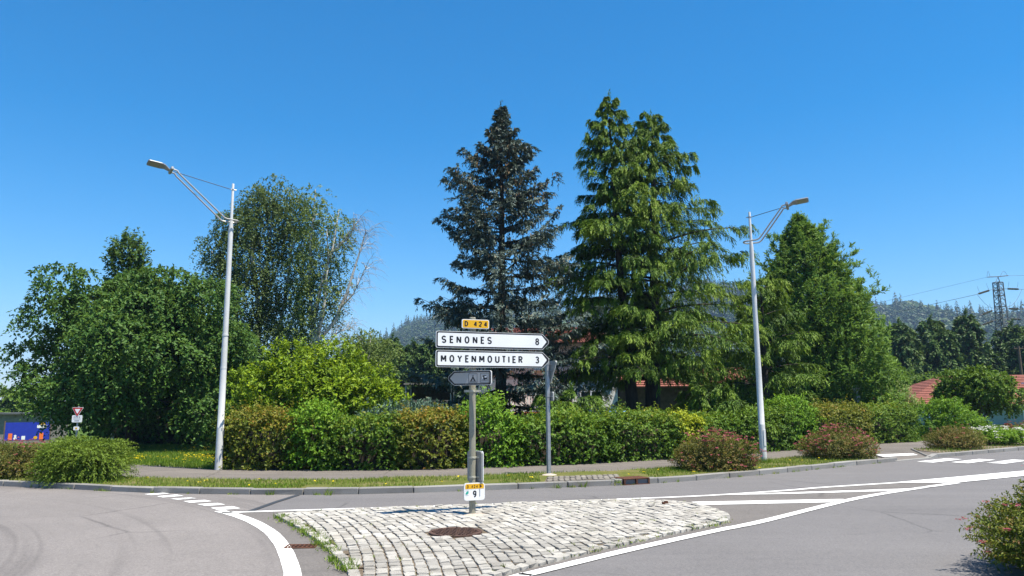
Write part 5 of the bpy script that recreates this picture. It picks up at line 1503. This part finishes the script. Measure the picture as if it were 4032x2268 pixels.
ds = tag(empty('road_sign', (-.60, 11.18, .055)), 'beige fluted sign post with white direction panels and yellow route plates', 'road sign')
fluted_post('post', 2.88, .0475, M['beige'], ds)
HD = R(22)
def panel_at(name, m, outline, heading, dist, zc, th=.028):
    o = MB().prism_xz(outline, -th / 2, th / 2).build(name, m, ds, (0, 0, zc - .055)); o.rotation_euler = (0, 0, heading)
    o.location = (math.sin(heading) * dist, -math.cos(heading) * dist, zc - .055)
    return o
def arrow_panel(text, num, zc, tx0, tx1):
    h = .124
    o = panel_at('direction_panel', M['signedge'], point_panel(-.598, 1.108, 1.242, -h, h, .030, .05), HD, .085, zc)
    MB().prism_xz(point_panel(-.591, 1.105, 1.234, -h + .007, h - .007, .026, .045), -.0155, -.0138).build('border', M['black'], o)
    MB().prism_xz(point_panel(-.571, 1.096, 1.178, -h + .027, h - .027, .016, .012), -.0172, -.0152).build('face', M['signwhite'], o)
    lettering(o, text, tx0, tx1, 0, .114, -.0182, M['black'], .225, wide=1.0)
    lettering(o, num, .986, 1.060, 0, .114, -.0182, M['black'], .225, wide=.92)
    return o
arrow_panel('SENONES', '8', 2.583, -.515, .272)
arrow_panel('MOYENMOUTIER', '3', 2.302, -.525, .772)
o = panel_at('route_plate', M['signwhite'], round_rect(-.198, .230, -.068, .068, .025), HD, .085, 2.825)
MB().prism_xz(round_rect(-.188, .220, -.058, .058, .02), -.0165, -.0138).build('face', M['yellow'], o)
lettering(o, 'D 424', -.160, .192, 0, .084, -.0175, M['black'], .24, wide=1.05)
# camping panel
HC = R(-21)
def lpoint(x0, xs_, xt, z0, z1, rc, rt): return [(-x, z) for x, z in point_panel(-x0, -xs_, -xt, z0, z1, rc, rt)][::-1]
o = panel_at('camping_panel', M['signedge'], lpoint(.344, -.262, -.383, -.106, .106, .03, .045), HC, .08, 2.022)
MB().prism_xz(lpoint(.336, -.259, -.377, -.100, .100, .026, .04), -.0155, -.0138).build('border', M['black'], o)
MB().prism_xz(lpoint(.315, -.250, -.326, -.080, .080, .018, .012), -.0172, -.0152).build('face', M['panelshade'], o)
ic = MB()
for xa in (-.02, .170):
    xb = xa + .142
    for a, b, c, d in ((xa, xb, -.073, -.068), (xa, xb, .062, .067), (xa, xa + .005, -.068, .062), (xb - .005, xb, -.068, .062)):
        ic.prism_xz([(a, c), (b, c), (b, d), (a, d)], -.0186, -.0178)
cx = .051
for pl in ([(cx - .045, -.048), (cx - .022, -.048), (cx - .001, -.010), (cx - .001, .028)], [(cx + .001, .028), (cx + .001, -.010), (cx + .022, -.048), (cx + .045, -.048)],
           [(cx - .056, -.054), (cx + .056, -.054), (cx + .056, -.0485), (cx - .056, -.0485)], [(cx - .002, .022), (cx + .003, .022), (cx + .017, .047), (cx + .012, .047)], [(cx - .003, .022), (cx + .002, .022), (cx - .012, .047), (cx - .017, .047)]):
    ic.prism_xz(pl, -.0186, -.0178)
ic.build('tent_pictogram', M['black'], o)
cv = MB(); q = .185
cv.prism_xz(fillet([(q + .012, -.022), (q + .096, -.022), (q + .096, .012), (q + .075, .034), (q + .030, .034), (q + .010, .012)], .012, 3), -.0186, -.0178)
cv.prism_xz([(q, -.040), (q + .115, -.040), (q + .115, -.036), (q, -.036)], -.0186, -.0178)
cv.prism_xz([(q + .096, -.026), (q + .112, -.026), (q + .112, -.022), (q + .096, -.022)], -.0186, -.0178)
cv.prism_xz([(q + .048 + .010 * math.cos(k * .785), -.030 + .010 * math.sin(k * .785)) for k in range(8)], -.0186, -.0178)
cv.build('caravan_pictogram', M['black'], o)
wn = MB(); wn.prism_xz(round_rect(q + .052, q + .088, .002, .020, .005, 3), -.0194, -.0188); wn.prism_xz(round_rect(q + .017, q + .030, -.018, .016, .004, 3), -.0194, -.0188)
wn.build('caravan_window', M['signwhite'], o)
# clamps
for zc in (1.83,):
    c = MB(); c.lathe([(.054, -.016), (.054, .016)], 24); c.box((-.085, -.03, 0), (.075, .006, .034)); c.box((.085, -.03, 0), (.075, .006, .034)); 
    c.box((0, -.052, 0), (.05, .012, .03), bevel=.003)
    k = c.build('clamp', M['beigeband'], ds, (0, 0, zc - .055)); k.rotation_euler = (0, 0, .05)
    b = MB(); b.prism_xz(round_rect(-.112, -.106, -.006, .006, .002, 2), -.0345, -.0335); b.prism_xz(round_rect(.106, .112, -.006, .006, .002, 2), -.0345, -.0335); b.build('bolt_hole', M['dark'], k)
# plate seen from behind, with its two clamps
HB = R(-48)
bk = MB().prism_xz(round_rect(-.165, .165, -.22, .22, .035), -.012, .012).build('back_plate', M['signback'], ds, (.035, .065, .73 - .055)); bk.rotation_euler = (0, 0, HB)
MB().prism_xz(round_rect(-.172, .172, -.227, .227, .04), .0125, .022).build('face', M['signwhite'], bk)
for zc in (.865, .585):
    c = MB(); c.lathe([(.0535, -.014), (.0535, .014)], 24); c.box((.085, .0, 0), (.09, .022, .026), rz=-.45, bevel=.004); c.box((.095, -.024, 0), (.018, .016, .014), bevel=.003); c.box((.012, -.056, 0), (.022, .014, .014), bevel=.003)
    c.build('clamp', M['beigeband'], ds, (0, 0, zc - .055))
# kilometre plate
o = panel_at('kilometre_plate', M['signwhite'], round_rect(-.150, .158, -.118, .118, .035), HD, .075, .385, .024)
MB().prism_xz(round_rect(-.156, .164, -.124, .124, .04), -.0115, .013).build('rim', M['signedge'], o)
MB().prism_xz(fillet([(-.138, .040), (.148, .040), (.148, .110), (-.138, .110)], [0.001, .001, .026, .026], 4), -.0140, -.0122).build('yellow_band', M['yellow'], o)
lettering(o, 'D 424', -.112, .050, .073, .046, -.0150, M['brown'], .205, wide=.9)
lettering(o, '9', -.022, .032, -.030, .098, -.0150, M['black'], .225, wide=.9)
MB().prism_xz([(.082, .047), (.118, .073), (.082, .100)], -.0158, -.0146).build('arrow', M['brown'], o)
MB().prism_xz(round_rect(.077, .090, -.070, .038, .005, 3), -.0152, -.0142).build('bar', M['signgrey'], o)
MB().prism_xz([(-.136, -.026), (-.118, -.036), (-.090, -.022), (-.086, .006), (-.105, .010), (-.124, -.004)], -.0152, -.0142).build('emblem', M['teal'], o)
em = MB(); em.prism_xz([(-.136, .017), (-.084, .019), (-.084, .022), (-.136, .020)], -.0148, -.0142); em.prism_xz([(-.138, -.050), (-.086, -.048), (-.086, -.045), (-.138, -.047)], -.0148, -.0142); em.build('emblem_line', M['signgrey'], o)

# give way signs
def tri(r_, rc, up=-1):
    return fillet([(r_ * math.cos(R(a)), r_ * math.sin(R(a))) for a in (30, 150, 270)], rc, 4)
def give_way(label, loc, rz, rad, zt, plates, post_h, back=True, square=True, s=.04):
    e = tag(empty('give_way_sign', loc, rz), label, 'road sign')
    mb = MB()
    if square: mb.box((0, 0, post_h / 2), (s, s, post_h), bevel=.004)
    else: mb.tube([(0, 0, 0), (0, 0, post_h)], s / 2, 10)
    mb.build('post', M['galv'], e)
    sg = 1 if back else -1                      # the printed face looks away (back) or to the camera
    y = sg * (s / 2 + .022)
    t = MB().prism_xz(tri(rad, rad * .09), -.012, .012).build('triangle_plate', M['signback'], e, (0, y, zt))
    fy = (.0125, .016) if back else (-.016, -.0125)
    rim = MB().prism_xz(tri(rad * 1.02, rad * .1), *((.0126, .024) if back else (-.024, -.0126))).build('rim', M['signwhite'], t)
    y2 = (.0245, .026) if back else (-.026, -.0245)
    MB().prism_xz(tri(rad * .93, rad * .06), *y2).build('red_border', M['red'], t)
    y3 = (.0265, .028) if back else (-.028, -.0265)
    MB().prism_xz(tri(rad * .50, rad * .04), *y3).build('white_centre', M['signwhite'], t)
    for (zc, w_, h_, xo) in plates:
        p = MB().prism_xz(round_rect(-w_ / 2, w_ / 2, -h_ / 2, h_ / 2, .025), -.009, .009).build('small_plate', M['signback'] if back else M['signwhite'], e, (xo, y, zc))
        MB().prism_xz(round_rect(-w_ / 2 - .006, w_ / 2 + .006, -h_ / 2 - .006, h_ / 2 + .006, .028), *((.0095, .018) if back else (-.018, -.0095))).build('face', M['signwhite'], p)
        if not back and h_ > .15:
            dk = MB()
            for k in range(4): dk.box((-.08 + .05 * k, -.0195, .05), (.025, .002, .05))
            dk.box((0, -.0195, -.005), (.20, .002, .012)); dk.box((.0, -.0195, -.055), (.13, .002, .03)); dk.build('print', M['signgrey'], p)
        if not back and h_ < .15:
            MB().box((.0, -.0195, 0), (w_ * .35, .002, h_ * .55)).build('print', M['yellow'], p)
    zs_ = ([zt - rad * .1, zt + rad * .3] if rad > .3 else [zt, zt + .1]) + [pl[0] for pl in plates]
    if back:
        for z in zs_:
            c = MB(); c.box((0, s / 2 + .004, z), (rad * .75, .012, .022)); c.box((0, -s / 2 - .003, z), (s + .012, .008, .022)); c.box((-s / 2 - .003, 0, z), (.008, s + .012, .022)); c.box((s / 2 + .003, 0, z), (.008, s + .012, .022))
            c.build('clamp', M['galv'], e)
    return e
give_way('galvanised post with a give way triangle seen from behind, in front of the hedge', (.78, 16.72, .09), R(-62), .34, 2.31, [(1.70, .20, .19, .03)], 2.46, True, True, .075)
give_way('red bordered give way triangle with two small plates, above the feathery bush', (-12.72, 22.05, .08), .12, .185, 1.44, [(1.205, .268, .192, 0), (.93, .146, .094, 0)], 1.56, False, True, .042)
give_way('distant small give way sign seen from behind above the hedge', (14.2, 31.0, .08), R(-8), .25, 2.05, [(1.65, .28, .22, 0)], 2.22, True, False, .06)
mb = MB(); mb.lathe([(.17, 0), (.13, .015), (.05, .03)], 14)
tag(mb.build('post_footing', M['sand'], loc=(.79, 16.68, .092), smooth=True), 'pale sandy footing round the thin galvanised post', 'footing')

# ------------------------------------------------------------------ lamp posts
def lamp(label, loc, top, ring, ang, q, rise, sep=.24, flip=1):
    e = tag(empty('street_lamp', loc), label, 'street lamp', 'white street lamps along the pavement')
    z0 = loc[2]; tp, rg = top - z0, ring - z0
    mb = MB(); k = tp / 7.3
    mb.lathe([(.088, 0), (.084, 1.05 * k), (.0835, 1.055 * k), (.080, 1.06 * k), (.074, 2.6 * k), (.067, 3.45 * k), (.058, rg - .25), (.045, rg - .02), (.036, rg + .1), (.030, tp - .01), (.026, tp)], 18)
    mb.build('pole', M['polewhite'], e, smooth=True)
    for z in (2.52 * k, 3.35 * k) if flip > 0 else (1.06 * k,):
        MB().lathe([(.078, -.022), (.078, .022)], 18).build('band', M['galv'] if flip < 0 else M['polewhite'], e, (0, 0, z))
    if flip < 0:
        hb = MB(); hb.box((0, 0, 0), (.075, .012, .42), bevel=.003); h_ = hb.build('hatch', M['polewhite'], e, (.04, -.0795, .62)); h_.rotation_euler = (.0, 0, .45)
    d = Vector((math.cos(ang), math.sin(ang), 0)); l = Vector((-d.y, d.x, 0)); Z = Vector((0, 0, 1)); B = Vector((0, 0, rg))
    hs_ = sep / 2
    path = [B + d * q + l * hs_ * .85 + Z * rise, B + d * (q - .12) + l * hs_ * .9 + Z * (rise - .03)]
    path += [B + d * (q - .15) + l * hs_ * .92 + Z * (rise - .085), B + d * .27 + l * hs_ + Z * .075, B + d * .22 + l * hs_ + Z * .03, B + d * .16 + l * hs_ + Z * .008]
    for a in (60, 20, -20, -60):
        path.append(B - d * (.05 + hs_ * .75 * math.cos(R(a))) + l * hs_ * math.sin(R(a)))
    path += [p - l * 2 * (p - B).dot(l) for p in path[:6]][::-1]
    mb = MB(); mb.tube(path, .021, 8); mb.build('arm', M['steelarm'], e, smooth=True)
    # head
    hd = empty('lamp_head', tuple(B + d * q + Z * (rise + .0)), ang, parent=e); hd.scale = (.70, .9, .9); hd.rotation_euler = (R(9) * flip, R(-3), ang)
    mb = MB()
    cl = [(-.06, -.03), (.10, -.03), (.10, .05), (-.06, .05)]
    mb.box((0, 0, 0), (.10, sep + .05, .09), bevel=.015); mb.build('clamp', M['galv'], hd)
    hb = MB()
    prof = [(.04, -.01, .055), (.22, .075, .13), (.34, .085, .175), (.74, .10, .17), (.78, .105, .13)]
    vs = []
    for x, z, hw_ in prof:
        vs += [(x, -hw_, z - .022), (x, hw_, z - .022), (x, hw_ * .9, z + .012), (x, -hw_ * .9, z + .012)]
    fs = []
    for i in range(len(prof) - 1):
        for k2 in range(4):
            a, b = i * 4 + k2, i * 4 + (k2 + 1) % 4
            fs.append((b, a, a + 4, b + 4))
    fs += [(0, 1, 2, 3), (19, 18, 17, 16)]
    hb.add(vs, fs); hb.build('housing', M['lamphead'], hd)
    ln_ = MB(); ln_.add([(.38, -.135, .0605), (.38, .135, .0605), (.71, .13, .0695), (.71, -.13, .0695)], [(0, 3, 2, 1)]); ln_.add([(.38, -.135, .0665), (.38, .135, .0665), (.71, .13, .0755), (.71, -.13, .0755)], [(0, 1, 2, 3)])
    ln_.build('lens', M['lampglass'], hd)
    zc = tp - .16 * k
    c = MB(); c.lathe([(.038, -.016), (.038, .016)], 14, (0, 0, zc)); c.tube([Vector((0, 0, zc)) - d * .09, Vector((0, 0, zc)) + d * .05], .014, 6); c.build('stay_clamp', M['galv'], e)
    m2 = MB(); m2.tube([Vector((0, 0, zc)) + d * .04, B + d * (q - .06) + Z * (rise - .02)], .009, 6); m2.build('stay_cable', M['cable'], e)
    return e
lamp('white street lamp with forked arm at the left end of the hedge', (-7.20, 18.60, .06), 7.31, 6.32, R(180 + 36), 1.50, 1.08, .32, 1)
lamp('white street lamp with forked arm between two pink bushes', (6.52, 19.82, .09), 6.78, 5.94, R(-24), .98, .90, .40, -1)

# ------------------------------------------------------------------ grass, weeds, dandelions
def blades(P, h, wdt, tint, lean=.5):
    n = len(P); a = rng.uniform(0, 2 * math.pi, n); h = h * rng.uniform(.5, 1.25, n)
    s = np.stack([np.cos(a), np.sin(a), 0 * a], 1); ln_ = rvec(n) * lean; ln_[:, 2] = 1; ln_ = unit(ln_)
    V = np.empty((n, 3, 3)); V[:, 0] = P - s * wdt / 2; V[:, 1] = P + s * wdt / 2; V[:, 2] = P + ln_ * h[:, None]
    return V.reshape(-1, 3), np.arange(3 * n).reshape(-1, 3), np.repeat(np.clip(tint + rng.normal(0, .16, n), 0, 1), 3)
n = 46000; x = rng.uniform(-13.5, 9.9, n); f = rng.random(n); ya, yb = kerb_y(x) + .18, pathf_y(x) + .06
y = ya + (yb - ya) * f
pt_ = lump(np.stack([x * 1.4, y * 2.5, 0 * x], 1), 1.0); dens = .62 + .55 * pt_
dens = np.where((x > -4.0) & (x < -.3), dens - .55 * (f < .42), dens)
ok = (rng.random(n) < dens) & ~((x > .55) & (x < 2.85) & (f < .95)) & ~((x > 3.3) & (x < 6) & (f < .4) & (rng.random(n) < .5))
P = np.stack([x, y, np.full(n, .092)], 1)[ok]
n = 9000; x = rng.uniform(12.8, 26, n); y = kerb_y(x) + .18 + (pathf_y(x) - kerb_y(x)) * rng.random(n); ok = rng.random(n) < .45 + .5 * lump(np.stack([x * 1.4, y * 2.0, 0 * x], 1), 1.0); P3 = np.stack([x, y, np.full(n, .092)], 1)[ok]
foliage('verge_grass', [blades(P3, .09, .018, .62), blades(P, .062, .014, .70 + .26 * lump(P, 1.3, 2))], M['blade'], kind='stuff')
n = 60000; x = rng.uniform(-16, -7.0, n); y = 18.6 + (rng.random(n) ** 1.3) * 11.5; ok = y > pathb_y(x) + .05
P = np.stack([x, y, np.full(n, .085)], 1)[ok]; P[:, 2] += drop(P[:, 0], P[:, 1])
n = 30000; x2 = rng.uniform(10, 30, n); y2 = pathb_y(x2) + rng.random(n) * 8 + .1; P2 = np.stack([x2, y2, np.full(n, .085)], 1)
foliage('lawn_grass', [blades(P, .10, .02, .52 + .1 * lump(P, .8)), blades(P2, .10, .022, .45)], M['blade'], kind='stuff')
# dandelions on the lawn
n = 1700; x = rng.uniform(-15, -7.2, n); y = rng.choice([21.6, 22.6, 26.3], n, p=[.55, .25, .2]) + rng.normal(0, .55, n)
ok = (y > pathb_y(x) + .5) & (rng.random(n) < .55 + .5 * np.sin(x * 1.7 + y)); P = np.stack([x, y, rng.uniform(.13, .24, n)], 1)[ok]
D = rvec(len(P)); D[:, 2] = np.abs(D[:, 2]) * .3
foliage('dandelions', [leaves(P - D * .02, D, UP + rvec(len(P)) * .3, .045, .04, rng.random(len(P)), .2), leaves(P + D * .02 * 0, unit(np.cross(D, UP)), UP + rvec(len(P)) * .3, .04, .04, rng.random(len(P)), .2)], M['dandelion'], kind='stuff')
n = 26; x = rng.uniform(-8, 9, n); P = np.stack([x, kerb_y(x) + .3 + rng.random(n) * 1.2, rng.uniform(.12, .17, n)], 1); D = rvec(n); D[:, 2] *= .2
foliage('verge_dandelions', [leaves(P, D, UP + rvec(n) * .3, .055, .05, rng.random(n), .2), leaves(P, unit(np.cross(D, UP)), UP, .05, .05, rng.random(n), .2)], M['dandelion'], kind='stuff')
# weeds along the edges of the island, in joints and along the kerb
W_ = []
def tufts(cs, nb, spread, h, tint):
    for c in cs:
        p = np.array([c[0], c[1], c[2] if len(c) > 2 else .02]) + rng.normal(0, 1, (nb, 3)) * np.array([spread, spread, 0])
        W_.append(blades(p, h * rng.uniform(.6, 1.3), .013, tint + rng.normal(0, .08), .9))
ec = []
for a, b, k in (((-3.45, 11.35), (-2.85, 10.35), 12), ((-2.85, 10.35), (-2.2, 9.1), 24), ((-2.2, 9.1), (-1.55, 7.5), 17)):
    for i in range(k):
        f = rng.random(); ec.append((a[0] + (b[0] - a[0]) * f + rng.normal(-.03, .05), a[1] + (b[1] - a[1]) * f + rng.normal(0, .05)))
tufts(ec, 26, .035, .075, .58)
tufts([(2.18 + rng.normal(0, .4), 9.9 + rng.normal(0, .06)) for _ in range(0)], 10, .03, .06, .6)
ne = []
for a, b, k in (((2.85, 10.5), (1.42, 9.17), 18), ((1.42, 9.17), (.4, 8.15), 12), ((3.02, 11.0), (2.85, 10.5), 5)):
    for i in range(k):
        f = rng.random(); ne.append((a[0] + (b[0] - a[0]) * f + rng.normal(0, .03), a[1] + (b[1] - a[1]) * f + rng.normal(0, .03)))
tufts(ne, 14, .04, .05, .68)
kx_ = rng.uniform(-10, 10, 42); tufts([(x_, float(kerb_y(x_)) - .015, .0) for x_ in kx_], 12, .025, .07, .6)
tufts([(.85, 14.98, 0), (1.38, 15.14, 0), (2.1, 15.36, .05), (-4.5, 14.15, 0), (-3.4, 14.1, 0)], 34, .05, .13, .55)
jn = st[rng.choice(len(st), 130)]; tufts([(q[0] + .05, q[1] + .05, .04) for q in jn], 7, .02, .035, .75)
foliage('weeds', W_, M['blade'], kind='stuff')
# long grass round the lamp post foot
W_ = []; tufts([(6.52 + rng.normal(0, .14), 19.75 + rng.normal(0, .1), .09) for _ in range(9)], 30, .05, .17, .5)
tufts([(-9.2 + rng.normal(0, .8), 15.75 + rng.normal(0, .1), .09) for _ in range(12)], 20, .06, .12, .5)
foliage('long_grass', W_, M['blade'], kind='stuff')
